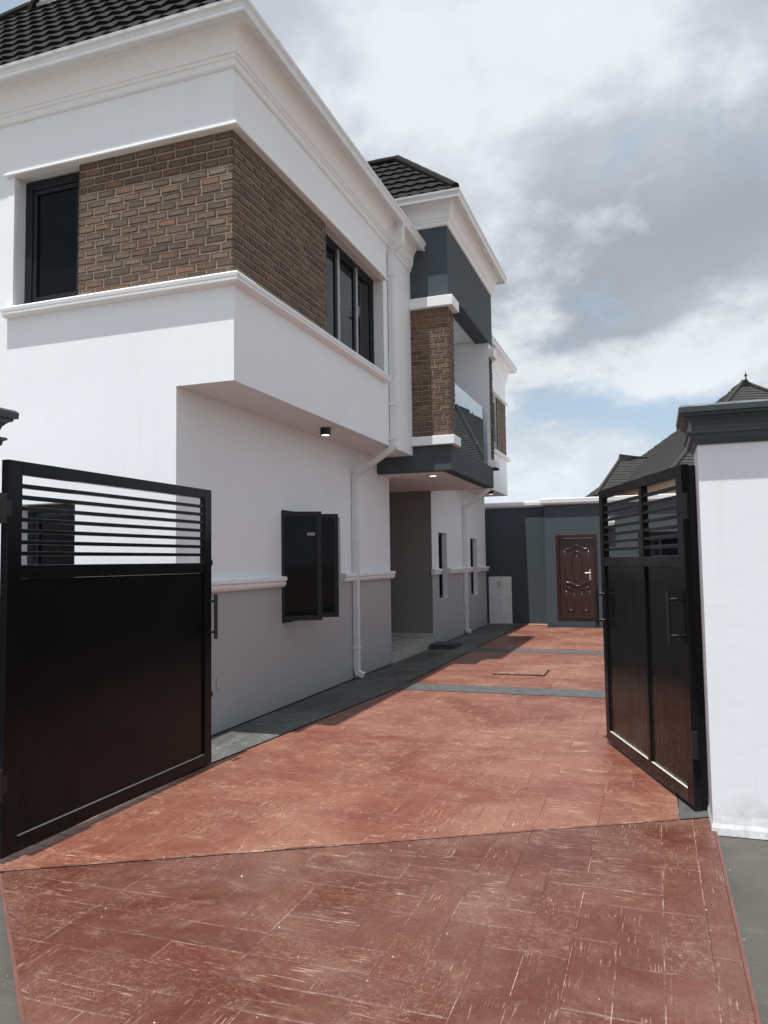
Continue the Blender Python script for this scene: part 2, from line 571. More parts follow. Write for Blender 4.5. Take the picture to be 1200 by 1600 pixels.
def obj(name, mb, mat, parent=None, bevel=0.0, smooth=False, origin=None, recalc=True, segs=2):
    if origin is None:
        lo = [min(q_[i] for q_ in mb.v) for i in range(3)]
        hi = [max(q_[i] for q_ in mb.v) for i in range(3)]
        origin = ((lo[0] + hi[0]) / 2, (lo[1] + hi[1]) / 2, lo[2])
    org = Vector(origin)
    mb.v = [(q_[0] - org.x, q_[1] - org.y, q_[2] - org.z) for q_ in mb.v]
    me = mesh_from(mb, name, mat, smooth)
    if recalc:
        import bmesh
        bm = bmesh.new()
        bm.from_mesh(me)
        bmesh.ops.recalc_face_normals(bm, faces=bm.faces)
        bm.to_mesh(me)
        bm.free()
    o = bpy.data.objects.new(name, me)
    COL.objects.link(o)
    if parent is not None:
        o.parent = parent
        o.location = org - BASE[parent.name]
    else:
        o.location = org
    BASE[o.name] = org
    if bevel > 0:
        b = o.modifiers.new('bevel', 'BEVEL')
        b.width = bevel
        b.segments = segs
        b.limit_method = 'ANGLE'
        b.angle_limit = rad(40)
    return o


def inst(name, me, parent, world_loc, rotz=0.0, scale=(1, 1, 1)):
    o = bpy.data.objects.new(name, me)
    COL.objects.link(o)
    o.parent = parent
    o.location = Vector(world_loc) - BASE[parent.name]
    o.rotation_euler = (0, 0, rotz)
    o.scale = scale
    BASE[o.name] = Vector(world_loc)
    return o


def clip(poly, clipper):
    """Sutherland-Hodgman, clipper convex and counter-clockwise"""
    out = list(poly)
    n = len(clipper)
    for i in range(n):
        a, b = clipper[i], clipper[(i + 1) % n]
        inp, out = out, []
        if not inp:
            return []
        side = lambda q_: (b[0] - a[0]) * (q_[1] - a[1]) - (b[1] - a[1]) * (q_[0] - a[0])
        for k in range(len(inp)):
            c, d = inp[k - 1], inp[k]
            sc, s2 = side(c), side(d)
            if (sc >= 0) != (s2 >= 0):
                t = sc / (sc - s2)
                out.append((c[0] + (d[0] - c[0]) * t, c[1] + (d[1] - c[1]) * t))
            if s2 >= 0:
                out.append(d)
    # drop doubled points
    res = []
    for q_ in out:
        if not res or (abs(q_[0] - res[-1][0]) + abs(q_[1] - res[-1][1])) > 1e-4:
            res.append(q_)
    return res


def area(poly):
    return 0.5 * sum(poly[i - 1][0] * poly[i][1] - poly[i][0] * poly[i - 1][1] for i in range(len(poly)))


def inset(poly, d):
    """inset a convex ccw polygon by d"""
    n = len(poly)
    res = []
    for i in range(n):
        p0, p1, p2 = Vector(poly[i - 1]), Vector(poly[i]), Vector(poly[(i + 1) % n])
        d0, d1 = (p1 - p0).normalized(), (p2 - p1).normalized()
        n0, n1_ = Vector((-d0.y, d0.x)), Vector((-d1.y, d1.x))
        b = n0 + n1_
        if b.length < 1e-6:
            return None
        b.normalize()
        q_ = p1 + b * (d / max(0.3, b.dot(n0)))
        res.append((q_.x, q_.y))
    if area(res) < 1e-4:
        return None
    for q_ in res:
        for i in range(n):
            a, b = poly[i - 1], poly[i]
            if (b[0] - a[0]) * (q_[1] - a[1]) - (b[1] - a[1]) * (q_[0] - a[0]) < 0:
                return None
    return res


# ------------------------------------------------------------------ ground
def sheet(name, poly, z, mat, label=None):
    mb = MB()
    mb.quad(*[(x, y, z) for x, y in poly])
    o = obj(name, mb, mat, None, recalc=False, origin=(poly[0][0], poly[0][1], z))
    tag(o, label, None, None, 'structure')
    return o


sheet('ground', [(-400, -400), (400, -400), (400, 600), (-400, 600)], -0.06, 'earth')
sheet('street_apron', [(-14, -8), (9, -8), (9, 5.6), (0.2, 5.05), (-3.6, 2.95), (-14, 2.9)], -0.025, 'concrete_dark', 'dark grey concrete outside the gate')

POLY_A = [(0.275, 0.1), (0.275, 5.215), (-3.29, 3.246), (-3.29, 3.215)]
POLY_B1 = [(-3.47, 3.158), (0.085, 5.118), (0.085, 9.24), (-3.13, 9.24), (-3.42, 5.43)]
POLY_B2 = [(-3.13, 9.76), (0.085, 9.76), (0.085, 13.40), (-3.13, 13.40)]
POLY_B3 = [(-3.13, 13.92), (0.085, 13.92), (0.085, 18.52), (-2.46, 18.52), (-2.46, 19.2), (-3.13, 19.2)]
APRON = [(-3.95, 3.2), (-3.50, 3.2), (-3.45, 5.43), (-3.16, 9.24), (-3.16, 19.2), (-3.95, 19.2)]

drive = sheet('driveway', POLY_A, 0.0, 'joint_outer', 'red stamped concrete driveway between the open gates')
BASE[drive.name] = Vector((POLY_A[0][0], POLY_A[0][1], 0.0))
mb = MB()
for poly in (POLY_B1, POLY_B2, POLY_B3[:3] + [(-2.46, 18.52), (-3.13, 18.52)], [(-3.13, 18.52), (-2.46, 18.52), (-2.46, 19.2), (-3.13, 19.2)]):
    mb.quad(*[(x, y, 0.0) for x, y in poly])
obj('joint_bed', mb, 'joint_inner', drive, recalc=False)
# thickness of the slab where it meets the street
mb = MB()
for a, b in (((0.275, 0.1), (0.275, 4.95)), ((-3.29, 3.215), (0.275, 0.1))):
    d = (Vector(b) - Vector(a)).normalized()
    n_ = Vector((-d.y, d.x)) * 0.012
    mb.quad((a[0], a[1], 0.008), (b[0], b[1], 0.008), (b[0], b[1], -0.03), (a[0], a[1], -0.03))
    mb.quad((a[0] - n_.x, a[1] - n_.y, 0.006), (b[0] - n_.x, b[1] - n_.y, 0.006), (b[0] + n_.x * .3, b[1] + n_.y * .3, 0.006), (a[0] + n_.x * .3, a[1] + n_.y * .3, 0.006))
obj('slab_edge', mb, 'edge_red', drive, recalc=False)
# pale lip of cement along the pour joint
mb = MB()
a, b = Vector((-3.14, 3.333)), Vector((0.10, 5.122))
d = (b - a).normalized()
nn = Vector((-d.y, d.x))
for k in range(44):
    t0, t1 = k / 44, (k + 0.96) / 44
    w_ = (0.0055 + 0.006 * R.random()) * (1.15 if t0 < 0.45 else 0.45)
    q0, q1 = a.lerp(b, t0), a.lerp(b, t1)
    mb.quad((*(q0 - nn * w_), 0.0065), (*(q1 - nn * w_), 0.0065), (*(q1 + nn * w_), 0.0075), (*(q0 + nn * w_), 0.0075))
obj('pour_joint', mb, 'joint_outer', drive, recalc=False)

U = 0.18
GX0, GY0 = -3.98, 0.0


def plank_layout(seed):
    rr = random.Random(seed)
    nx, ny = 24, 110
    grid = [[None] * nx for _ in range(ny)]
    out = []
    for j in range(ny):
        for i in range(nx):
            if grid[j][i] is not None:
                continue
            L = 3 if rr.random() < 0.42 else 2
            hor = rr.random() < 0.80
            for tr in range(4):
                cells = [(i + k, j) if hor else (i, j + k) for k in range(L)]
                if all(0 <= a_ < nx and 0 <= b_ < ny and grid[b_][a_] is None for a_, b_ in cells):
                    break
                hor = not hor
                if tr == 1:
                    L = 2
            else:
                cells = [(i, j)]
            for a_, b_ in cells:
                grid[b_][a_] = len(out)
            w_ = len({c[0] for c in cells})
            h_ = len({c[1] for c in cells})
            out.append((GX0 + i * U, GY0 + j * U, w_ * U, h_ * U, hor if len(cells) > 1 else rr.random() < .5))
    return out


LAY = plank_layout(11)
JW = 0.0021      # half joint


def plank_mesh(mb, poly, z, top, tint=None):
    cxx, cyy = sum(q_[0] for q_ in poly) / len(poly), sum(q_[1] for q_ in poly) / len(poly)
    c0 = inset(poly, JW) or [(cxx + (x - cxx) * .97, cyy + (y - cyy) * .97) for x, y in poly]
    c1 = inset(c0, 0.004) or [(cxx + (x - cxx) * .93, cyy + (y - cyy) * .93) for x, y in poly]
    if len(c0) != len(c1):
        return False
    n = len(c0)
    for i in range(n):
        j = (i + 1) % n
        mb.quad((*c0[i], z + 0.0005), (*c0[j], z + 0.0005), (*c1[j], z + top), (*c1[i], z + top), tint=tint)
    mb.quad(*[(*q_, z + top) for q_ in c1], tint=tint)
    return True


pieces = []
for key, polys in (('outer', [POLY_A]), ('inner', [POLY_B1, POLY_B2, POLY_B3[:3] + [(-2.46, 18.52), (-3.13, 18.52)], [(-3.13, 18.52), (-2.46, 18.52), (-2.46, 19.2), (-3.13, 19.2)]])):
    for poly in polys:
        for (x, y, w_, h_, hor) in LAY:
            q_ = clip([(x, y), (x + w_, y), (x + w_, y + h_), (x, y + h_)], poly)
            if len(q_) > 2 and area(q_) > 0.0035:
                cxm, cym = x + w_ / 2, y + h_ / 2
                vis = (cym > 2.15 and cxm > -3.5)
                pieces.append((0 if vis else 1, math.hypot(cxm, cym), key, hor, q_))
pieces.sort(key=lambda t: (t[0], t[1]))
rest = {}
for k, (_, dist, key, hor, q_) in enumerate(pieces):
    mn = 'stamp_%s_%s' % (key, 'h' if hor else 'v')
    top = 0.0018 + 0.0008 * R.random()
    if k < 296:
        mb = MB()
        if plank_mesh(mb, q_, 0.0, top):
            obj('paving_plank', mb, mn, drive, recalc=False)
    else:
        mb = rest.setdefault(mn, MB())
        plank_mesh(mb, q_, 0.0, top, R.random() + 0.001)
for mn, mb in rest.items():
    o = obj('paving_field', mb, mn, drive, recalc=False)
    o['kind'] = 'stuff'

# dark stamped apron along the house and the two cross strips
apron = sheet('apron', APRON, -0.002, 'joint_dark', 'dark grey stamped strip along the foot of the house')
BASE[apron.name] = Vector((APRON[0][0], APRON[0][1], -0.002))
rest = {}
for (x, y, w_, h_, hor) in LAY:
    mn = 'stamp_dark_%s' % ('h' if hor else 'v')
    sq = [(x, y), (x + w_, y), (x + w_, y + h_), (x, y + h_)]
    for part in ([APRON[0], APRON[1], APRON[2], (-3.95, 5.43)], [(-3.95, 5.43), APRON[2], APRON[3], (-3.95, 9.24)], [(-3.95, 9.24), APRON[3], APRON[4], APRON[5]]):
        q_ = clip(sq, part)
        if len(q_) > 2 and area(q_) > 0.003:
            if y < 8.6:
                mb = MB()
                if plank_mesh(mb, q_, -0.002, 0.0045):
                    obj('paving_plank', mb, mn, apron, recalc=False)
            else:
                plank_mesh(rest.setdefault(mn, MB()), q_, -0.002, 0.0045, R.random() + 0.001)
for mn, mb in rest.items():
    o = obj('paving_field', mb, mn, apron, recalc=False)
    o['kind'] = 'stuff'
sheet('cross_strip', [(-3.155, 9.247), (0.085, 9.247), (0.085, 9.753), (-3.155, 9.753)], 0.005, 'strip_dark', 'nearer dark strip across the red driveway')
sheet('cross_strip', [(-3.155, 13.407), (0.085, 13.407), (0.085, 13.913), (-3.155, 13.913)], 0.005, 'strip_dark', 'farther dark strip across the red driveway')
sheet('side_strip', [(0.09, 5.126), (0.265, 5.224), (1.0, 5.7), (1.0, 18.52), (0.09, 18.52)], 0.002, 'strip_dark', 'dark strip along the right side of the driveway behind the gate')
sheet('sand_strip', [(-4.1, 19.2), (-2.455, 19.2), (-2.455, 19.465), (-4.1, 19.465)], 0.004, 'sand', 'pale sandy strip at the foot of the dark back wall')

# ------------------------------------------------------------------ house
XG, XU, YF, YB, XB, YE = -3.984, -3.396, 5.773, 11.016, -2.80, 18.95
ZS = 3.20
XL = -10.9
ZL, ZH = 4.10, 5.50        # brick band bottom / top
ZTOP = 6.50
house = empty('house', (-6.5, 11.0, 0))
tag(house, 'white two-storey house with brick panels and black tiled roofs', 'house')


def rects(mb, mapf, u0, u1, z0, z1, holes):
    us = sorted({u0, u1, *[h[0] for h in holes], *[h[1] for h in holes]})
    zs = sorted({z0, z1, *[h[2] for h in holes], *[h[3] for h in holes]})
    us = [u for u in us if u0 <= u <= u1]
    zs = [z for z in zs if z0 <= z <= z1]
    for a, b in zip(us, us[1:]):
        for c, d in zip(zs, zs[1:]):
            um, zm = (a + b) / 2, (c + d) / 2
            if any(h[0] < um < h[1] and h[2] < zm < h[3] for h in holes):
                continue
            mb.quad(mapf(a, c), mapf(b, c), mapf(b, d), mapf(a, d))


def reveal(mb, mapw, h, dep, sides='lrtb', over=0.0):
    u0, u1, z0, z1 = h
    if 'l' in sides:
        mb.quad(mapw(u0, 0, z0), mapw(u0, 0, z1), mapw(u0, -dep, z1), mapw(u0, -dep, z0))
    if 'r' in sides:
        mb.quad(mapw(u1, 0, z0), mapw(u1, -dep, z0), mapw(u1, -dep, z1), mapw(u1, 0, z1))
    if 't' in sides:
        mb.quad(mapw(u0, 0, z1), mapw(u1, 0, z1), mapw(u1, -dep, z1), mapw(u0, -dep, z1))
    if 'b' in sides:
        mb.quad(mapw(u0, 0, z0), mapw(u0, -dep, z0), mapw(u1, -dep, z0), mapw(u1, 0, z0))


def xf(X):      # wall facing +X
    return (lambda u, z: (X, u, z)), (lambda u, w_, z: (X + w_, u, z))


def yf(Y):      # wall facing -Y
    return (lambda u, z: (u, Y, z)), (lambda u, w_, z: (u, Y - w_, z))


def bx(mb, mapw, u0, u1, w0, w1, z0, z1):
    a, b = mapw(u0, w0, z0), mapw(u1, w1, z1)
    mb.box(a[0], b[0], a[1], b[1], a[2], b[2])


ZD = 1.405   # dado centre
FM, FW = yf(YF)
# front face
mb = MB()
H_FU = (-5.855, XU, 4.135, 5.485)
H_FG = (-5.77, -5.09, 0.92, 2.205)
rects(mb, FM, XL, XG, 0.0, ZS, [H_FG])
rects(mb, FM, XL, XU, ZS, ZTOP, [H_FU])
reveal(mb, FW, H_FG, 0.17)
reveal(mb, FW, (-5.855, -5.09, 4.135, 5.485), 0.15, 'lt')
obj('front_wall', mb, 'white_paint', house, recalc=False)
# side of the upper storey
SM, SW = xf(XU)
mb = MB()
H_SU = (YF, 9.755, 4.135, 5.50)
H_S3 = (17.20, YE, 4.135, 5.50)
rects(mb, SM, YF, YB + 0.10, ZS, ZTOP, [H_SU])
reveal(mb, SW, (7.822, 9.755, 4.135, 5.50), 0.17, 'rt')
rects(mb, SM, 14.33, YE, ZS, ZTOP, [H_S3])
reveal(mb, SW, (17.20, 17.92, 4.135, 5.50), 0.10, 'lrt')
mb.quad((XU, YE, ZS), (XL, YE, ZS), (XL, YE, ZTOP), (XU, YE, ZTOP))
# wall between canopy level and soffit behind the balcony block
rects(mb, SM, YB + 0.10, 14.33, ZS, 3.34, [])
obj('upper_wall', mb, 'white_paint', house, recalc=False)
mb = MB()
mb.quad((XG - .02, YF, ZS), (XG - .02, YE, ZS), (XU, YE, ZS), (XU, YF, ZS))
obj('soffit', mb, 'soffit_paint', house, recalc=False)
# ground floor side: white above the dado, grey below
GM, GW = xf(XG)
H1 = (7.81, 9.535, 0.92, 2.212)
HP = (11.59, 14.03, 0.0, 2.945)
H2 = (14.52, 15.15, 0.86, 2.165)
H3 = (17.26, 17.97, 0.80, 2.12)
mb = MB()
rects(mb, GM, YF, YE, ZD, ZS, [H1, HP, H2, H3])
obj('side_wall', mb, 'white_paint', house, recalc=False)
mb = MB()
rects(mb, GM, YF, HP[0], 0.0, ZD, [H1])
obj('lower_wall', mb, 'grey_paint', house, recalc=False)
mb = MB()
rects(mb, GM, HP[1], YE, 0.0, ZD, [H2, H3])
obj('lower_wall', mb, 'grey_paint', house, recalc=False)
for h in (H1, H2, H3):
    mb = MB()
    reveal(mb, GW, h, 0.16)
    obj('window_reveal', mb, 'white_trim', house, recalc=False)
# remaining shell, floor plates
mb = MB()
mb.quad((XL, YF, 0), (XL, YE, 0), (XL, YE, ZTOP), (XL, YF, ZTOP))
mb.quad((XG, YE, 0), (XL, YE, 0), (XL, YE, ZS), (XG, YE, ZS))
obj('rear_wall', mb, 'white_paint', house, recalc=False)
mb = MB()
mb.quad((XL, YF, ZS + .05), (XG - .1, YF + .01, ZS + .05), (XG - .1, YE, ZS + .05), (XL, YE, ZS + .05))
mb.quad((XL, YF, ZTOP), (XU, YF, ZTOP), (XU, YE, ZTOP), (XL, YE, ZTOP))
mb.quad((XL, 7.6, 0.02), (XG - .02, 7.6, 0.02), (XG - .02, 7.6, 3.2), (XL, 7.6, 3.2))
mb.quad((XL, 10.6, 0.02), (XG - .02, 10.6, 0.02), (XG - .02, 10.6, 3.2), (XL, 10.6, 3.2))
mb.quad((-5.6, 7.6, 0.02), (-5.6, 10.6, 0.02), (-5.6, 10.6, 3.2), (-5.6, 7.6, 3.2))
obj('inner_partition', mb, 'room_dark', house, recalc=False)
# dado moulding, returned at each opening
prof = [(0.0, 1.335), (0.025, 1.335), (0.05, 1.352), (0.062, 1.375), (0.062, 1.392), (0.048, 1.398), (0.048, 1.405), (0.075, 1.412), (0.075, 1.448), (0.066, 1.455), (0.0, 1.460)]
for a, b in ((YF, 7.80), (9.545, 11.64), (13.975, 14.515), (15.155, 17.255), (17.975, YE + 0.06)):
    mb = MB()
    mb.sweep([(XG, a), (XG, b)], prof)
    obj('dado_moulding', mb, 'white_trim', house)

# porch recess
mb = MB()
XPB = -6.2
mb.quad((XG, 14.03, 0.15), (XPB, 14.03, 0.15), (XPB, 14.03, 2.945), (XG, 14.03, 2.945))
mb.quad((XG, 11.59, 0.15), (XG, 11.59, 2.945), (XPB, 11.59, 2.945), (XPB, 11.59, 0.15))
mb.quad((XPB, 11.59, 0.15), (XPB, 11.59, 2.945), (XPB, 14.03, 2.945), (XPB, 14.03, 0.15))
obj('porch_wall', mb, 'porch_paint', house, recalc=False)
mb = MB()
mb.quad((XG, 11.59, 2.945), (XG, 14.03, 2.945), (XPB, 14.03, 2.945), (XPB, 11.59, 2.945))
obj('porch_ceiling', mb, 'soffit_paint', house, recalc=False)
mb = MB()
mb.box(XPB, XG + 0.004, 11.595, 14.025, -0.02, 0.144)
pf = obj('porch_step', mb, 'tile_grout', house)
for i in range(4):
    for j in range(4):
        y0, y1 = 11.595 + i * .6075, 11.595 + (i + 1) * .6075
        x1, x0 = XG + 0.010 - j * .56, XG + 0.010 - (j + 1) * .56
        mb = MB()
        mb.box(x0 + .003, x1 - .003, y0 + .003, y1 - .003, 0.1445, 0.152)
        obj('floor_tile', mb, 'floor_tile', pf, bevel=0.0015, segs=1)
for i in range(4):
    y0, y1 = 11.595 + i * .6075, 11.595 + (i + 1) * .6075
    mb = MB()
    mb.box(XG + 0.0045, XG + 0.012, y0 + .003, y1 - .003, -0.01, 0.143)
    obj('riser_tile', mb, 'floor_tile', pf, bevel=0.0015, segs=1)
for j in range(4):
    mb = MB()
    mb.box(XG - (j + 1) * .53 + .004, XG - j * .53 - .002, 14.016, 14.028, 0.1525, 0.245)
    obj('skirting_tile', mb, 'floor_tile', pf, bevel=0.0015, segs=1)

# canopy slab over the porch
mb = MB()
mb.box(XG + .004, XB, YB, 14.20, 2.955, 3.335)
canopy = obj('canopy', mb, 'slate_paint', house, bevel=0.006)
mb = MB()
mb.box(XG + .004, XB - .17, YB + .13, 14.07, 2.949, 2.954)
obj('canopy_ceiling', mb, 'soffit_paint', canopy)
mb = MB()
mb.cyl((-3.24, 11.56, 2.949), (-3.24, 11.56, 2.938), 0.064, 24)
lt = obj('canopy_light', mb, 'white_trim', house, smooth=False)
mb = MB()
mb.cyl((-3.24, 11.56, 2.9375), (-3.24, 11.56, 2.935), 0.052, 24)
obj('lens', mb, 'lamp_lens', lt)

# balcony: floor, back wall, far wall, dark parapet block
mb = MB()
XBB = -4.9
mb.quad((XBB, YB + .34, 3.34), (XBB, YB + .34, 5.72), (XBB, 14.06, 5.72), (XBB, 14.06, 3.34))
mb.quad((XBB, YB + .34, 3.34), (XB - .02, YB + .34, 3.34), (XB - .02, YB + .34, 5.45), (XBB, YB + .34, 5.45))
mb.box(XBB, XB - .012, 14.07, 14.36, 3.34, 5.7395)
mb.quad((XBB, YB, 3.341), (XB - .05, YB, 3.341), (XB - .05, 14.06, 3.341), (XBB, 14.06, 3.341))
mb.quad((XBB, YB + .02, 5.74), (XB - .25, YB + .02, 5.74), (XB - .25, 14.06, 5.74), (XBB, 14.06, 5.74))
obj('balcony_wall', mb, 'white_paint', house, recalc=False)
mb = MB()
mb.box(XU - 1.4, XB, YB, YB + .27, 5.60, 7.02)
mb.box(XB - .26, XB, YB + .27, 14.36, 5.70, 7.02)
mb.box(XU - 1.4, XB - .26, 14.09, 14.36, 5.7405, 7.02)
obj('parapet_block', mb, 'slate_paint', house)

# ---- mouldings of the brick band
sill = [(0.0, 4.045), (0.045, 4.05), (0.078, 4.066), (0.080, 4.085), (0.068, 4.090), (0.082, 4.10), (0.086, 4.128), (0.074, 4.142), (0.0, 4.147)]
lint = [(0.0, 5.575), (0.028, 5.572), (0.030, 5.535), (0.048, 5.53), (0.050, 5.505), (0.066, 5.50), (0.068, 5.478), (0.06, 5.470), (-0.03, 5.468)]
mb = MB()
mb.sweep([(-5.945, YF), (XU, YF), (XU, 9.80)], sill)
obj('sill_band', mb, 'white_trim', house)
mb = MB()
mb.sweep([(-5.945, YF), (XU, YF), (XU, 9.765)], lint)
obj('lintel_band', mb, 'white_trim', house)
mb = MB()
mb.box(-5.945, -5.857, YF - .022, YF + .03, 4.147, 5.468)
obj('window_surround', mb, 'white_trim', house, bevel=0.004)
mb = MB()
mb.sweep([(XU, 17.17), (XU, YE), (XU - 1.5, YE)], sill)
obj('sill_band', mb, 'white_trim', house)
mb = MB()
mb.sweep([(XU, 17.17), (XU, YE), (XU - 1.5, YE)], lint)
obj('lintel_band', mb, 'white_trim', house)

# ---- cornice and gutter
corn = [(0.0, 6.03), (0.018, 6.032), (0.030, 6.045), (0.032, 6.095), (0.046, 6.103), (0.048, 6.130), (0.062, 6.138), (0.064, 6.165), (0.068, 6.215), (0.080, 6.275), (0.103, 6.330), (0.140, 6.372), (0.150, 6.376), (0.152, 6.392), (0.0, 6.392)]
gut = [(0.10, 6.374), (0.165, 6.352), (0.235, 6.330), (0.252, 6.334), (0.256, 6.352), (0.248, 6.372), (0.256, 6.405), (0.272, 6.425), (0.276, 6.452), (0.266, 6.458), (0.258, 6.452), (0.252, 6.43), (0.236, 6.40), (0.22, 6.36), (0.16, 6.38), (0.152, 6.46), (0.10, 6.46)]
mb = MB()
mb.sweep([(XL, YF), (XU, YF), (XU, YB - 0.02)], corn)
obj('cornice', mb, 'white_trim', house)
mb = MB()
mb.sweep([(XL, YF), (XU, YF), (XU, YB - 0.02)], gut)
g1 = obj('gutter', mb, 'upvc', house)
for a_ in (6.1, 8.9, 9.75, 10.05):
    mb = MB()
    mb.sweep([(XU, a_), (XU, a_ + .05)], [(0.12, 6.372), (0.165, 6.349), (0.236, 6.326), (0.256, 6.331), (0.260, 6.352), (0.252, 6.372), (0.260, 6.403), (0.276, 6.424), (0.281, 6.455), (0.12, 6.463)])
    obj('gutter_joint', mb, 'upvc', g1)
dz = 0.655
c2 = [(a_, z + dz) for a_, z in corn]
g2 = [(a_, z + dz) for a_, z in gut]
pth = [(XU - 1.7, YB), (XB, YB), (XB, 14.36), (XU - 1.7, 14.36)]
mb = MB()
mb.sweep(pth, c2)
obj('cornice', mb, 'white_trim', house)
mb = MB()
mb.sweep(pth, g2)
obj('gutter', mb, 'upvc', house)
pth = [(XU, 14.37), (XU, YE), (XL, YE)]
mb = MB()
mb.sweep(pth, corn)
obj('cornice', mb, 'white_trim', house)
mb = MB()
mb.sweep(pth, gut)
obj('gutter', mb, 'upvc', house)

# ---- brick facing
BM = []
for k in range(6):
    mb = MB()
    rr = random.Random(50 + k)
    L, Hh, D = 0.5, 0.5, 1.0
    o_, i_ = [], []
    for (a_, b_) in ((-.5, -.5), (.5, -.5), (.5, .5), (-.5, .5)):
        j = lambda s_: (rr.random() - .5) * s_
        o_.append((a_ * 1.0 + j(.02), 0.0, b_ * 1.0 + j(.05)))
        i_.append((a_ * 0.93 + j(.03), -1.0 + j(.25), b_ * 0.80 + j(.08)))
    # slightly dished face: raised rim, sunk middle
    c_ = [(a_[0] * .80, -0.80, a_[2] * .66) for a_ in i_]
    for q_ in range(4):
        r_ = (q_ + 1) % 4
        mb.quad(o_[q_], o_[r_], i_[r_], i_[q_])
        mb.quad(i_[q_], i_[r_], c_[r_], c_[q_])
        mb.r += [1.0, 0.55]
    mb.quad(*c_)
    mb.r.append(0.0)
    BM.append((mesh_from(mb, 'brick', 'brick_face'), mesh_from(mb, 'brick', 'brick_red'), mb))
BRICKS = [0]


def brick_panel(parent, face, u0, u1, z0, z1, bl=0.205, bh=0.0775, depth=0.0062, single=lambda u, z: True, reds=lambda row, rows: 0.04, wbase=-0.012, bed0=0.0):
    """face: ('y', Y) looks to -Y, ('x', X) looks to +X. wbase: mortar plane relative to the wall face"""
    mapw = (yf if face[0] == 'y' else xf)(face[1])[1]
    mb = MB()
    bx(mb, mapw, u0 + bed0, u1 - (.015 if face[0] == 'y' else 0), wbase - .10, wbase, z0, z1)
    bed = obj('brick_panel', mb, 'mortar', parent)
    rows = max(1, round((z1 - z0) / bh))
    hh = (z1 - z0) / rows
    rest = {'brick_face': MB(), 'brick_red': MB()}
    for r_ in range(rows):
        zc = z0 + (r_ + .5) * hh
        u = u0 - (0.0 if r_ % 2 == 0 else bl * 0.5) - R.random() * 0.03
        while u < u1 - 0.01:
            L = bl * (0.92 + 0.16 * R.random())
            a_, b_ = max(u, u0) + (.0068 if u > u0 else -.004), min(u + L, u1) - (.0068 if u + L < u1 else -.004)
            u += L
            if b_ - a_ < 0.025:
                continue
            vi = R.randrange(6)
            red = R.random() < reds(r_, rows)
            uc, ln = (a_ + b_) / 2, b_ - a_
            bh_ = hh - 0.0150 + (R.random() - .5) * .005
            dd = depth * (0.6 + 0.8 * R.random())
            loc = mapw(uc, wbase, zc + (R.random() - .5) * .004)
            if single(uc, zc) and BRICKS[0] < 299:
                BRICKS[0] += 1
                inst('brick', BM[vi][1 if red else 0], bed, loc, 0.0 if face[0] == 'y' else math.pi / 2, (ln, dd, bh_))
            else:
                t_ = rest['brick_red' if red else 'brick_face']
                ti = R.random() + .001
                off = len(t_.v)
                for (x, y, z) in BM[vi][2].v:
                    if face[0] == 'y':
                        t_.v.append((loc[0] + x * ln, loc[1] + y * dd, loc[2] + z * bh_))
                    else:
                        t_.v.append((loc[0] - y * dd, loc[1] + x * ln, loc[2] + z * bh_))
                for f in BM[vi][2].f:
                    t_.f.append(tuple(off + i for i in f))
                    t_.t.append(ti)
                t_.r += BM[vi][2].r
    for mn, t_ in rest.items():
        if t_.f:
            o = obj('brickwork', t_, mn, bed, recalc=False)
            o['kind'] = 'stuff'
    return bed


def front_reds(r_, rows):
    return 0.20 if r_ in (rows - 2, rows - 4, rows - 5, 0) else 0.03


brick_panel(house, ('y', YF), -5.09, XU - 0.001, 4.148, 5.467, reds=front_reds)
# column of the balcony
COLT, COLB = 5.43, 3.475
brick_panel(house, ('y', YB), XU + .002, XB - .004, COLB, COLT, bl=0.185, bh=0.0785, wbase=0.004, reds=lambda r_, n: 0.75 if n - 4 <= r_ < n - 1 else 0.05,
            single=lambda u, z: True)
brick_panel(house, ('x', XU), YF + .004, 7.822, 4.148, 5.467, single=lambda u, z: u < 7.2, bed0=0.012)
brick_panel(house, ('x', XB), YB - .0, YB + .335, COLB, COLT, bl=0.185, bh=0.0785, single=lambda u, z: False)
brick_panel(house, ('x', XB), 14.075, 14.355, COLB, COLT, bl=0.185, bh=0.0785, single=lambda u, z: False)
brick_panel(house, ('x', XU), 17.92, YE - .002, 4.148, 5.467, single=lambda u, z: False)
mb = MB()
mb.box(XU + .003, XB - .104, YB + .105, YB + .335, 3.345, 5.42)
obj('column_core', mb, 'white_paint', house)
for (y0, y1, x0) in ((YB, YB + .34, XU + .002), (14.07, 14.36, XB - .30)):
    for nm, z0, z1, pr in (('column_cap', 5.432, 5.592, .085), ('column_base', 3.338, 3.474, .07)):
        mb = MB()
        mb.box(x0, XB + pr, y0 - (pr if y0 < 12 else -.005), y1 + (.01 if y0 < 12 else .03), z0, z1)
        obj(nm, mb, 'white_trim', house, bevel=0.008)

# ---- windows
def frame(mb, mapw, u0, u1, z0, z1, t, w0, w1):
    bx(mb, mapw, u0, u1, w0, w1, z0, z0 + t)
    bx(mb, mapw, u0, u1, w0, w1, z1 - t, z1)
    bx(mb, mapw, u0, u0 + t, w0, w1, z0 + t, z1 - t)
    bx(mb, mapw, u1 - t, u1, w0, w1, z0 + t, z1 - t)


def pane_at(parent, mapw, u0, u1, z0, z1, w_, mat='window_glass'):
    mb = MB()
    bx(mb, mapw, u0, u1, w_ - .006, w_, z0, z1)
    return obj('pane', mb, mat, parent)


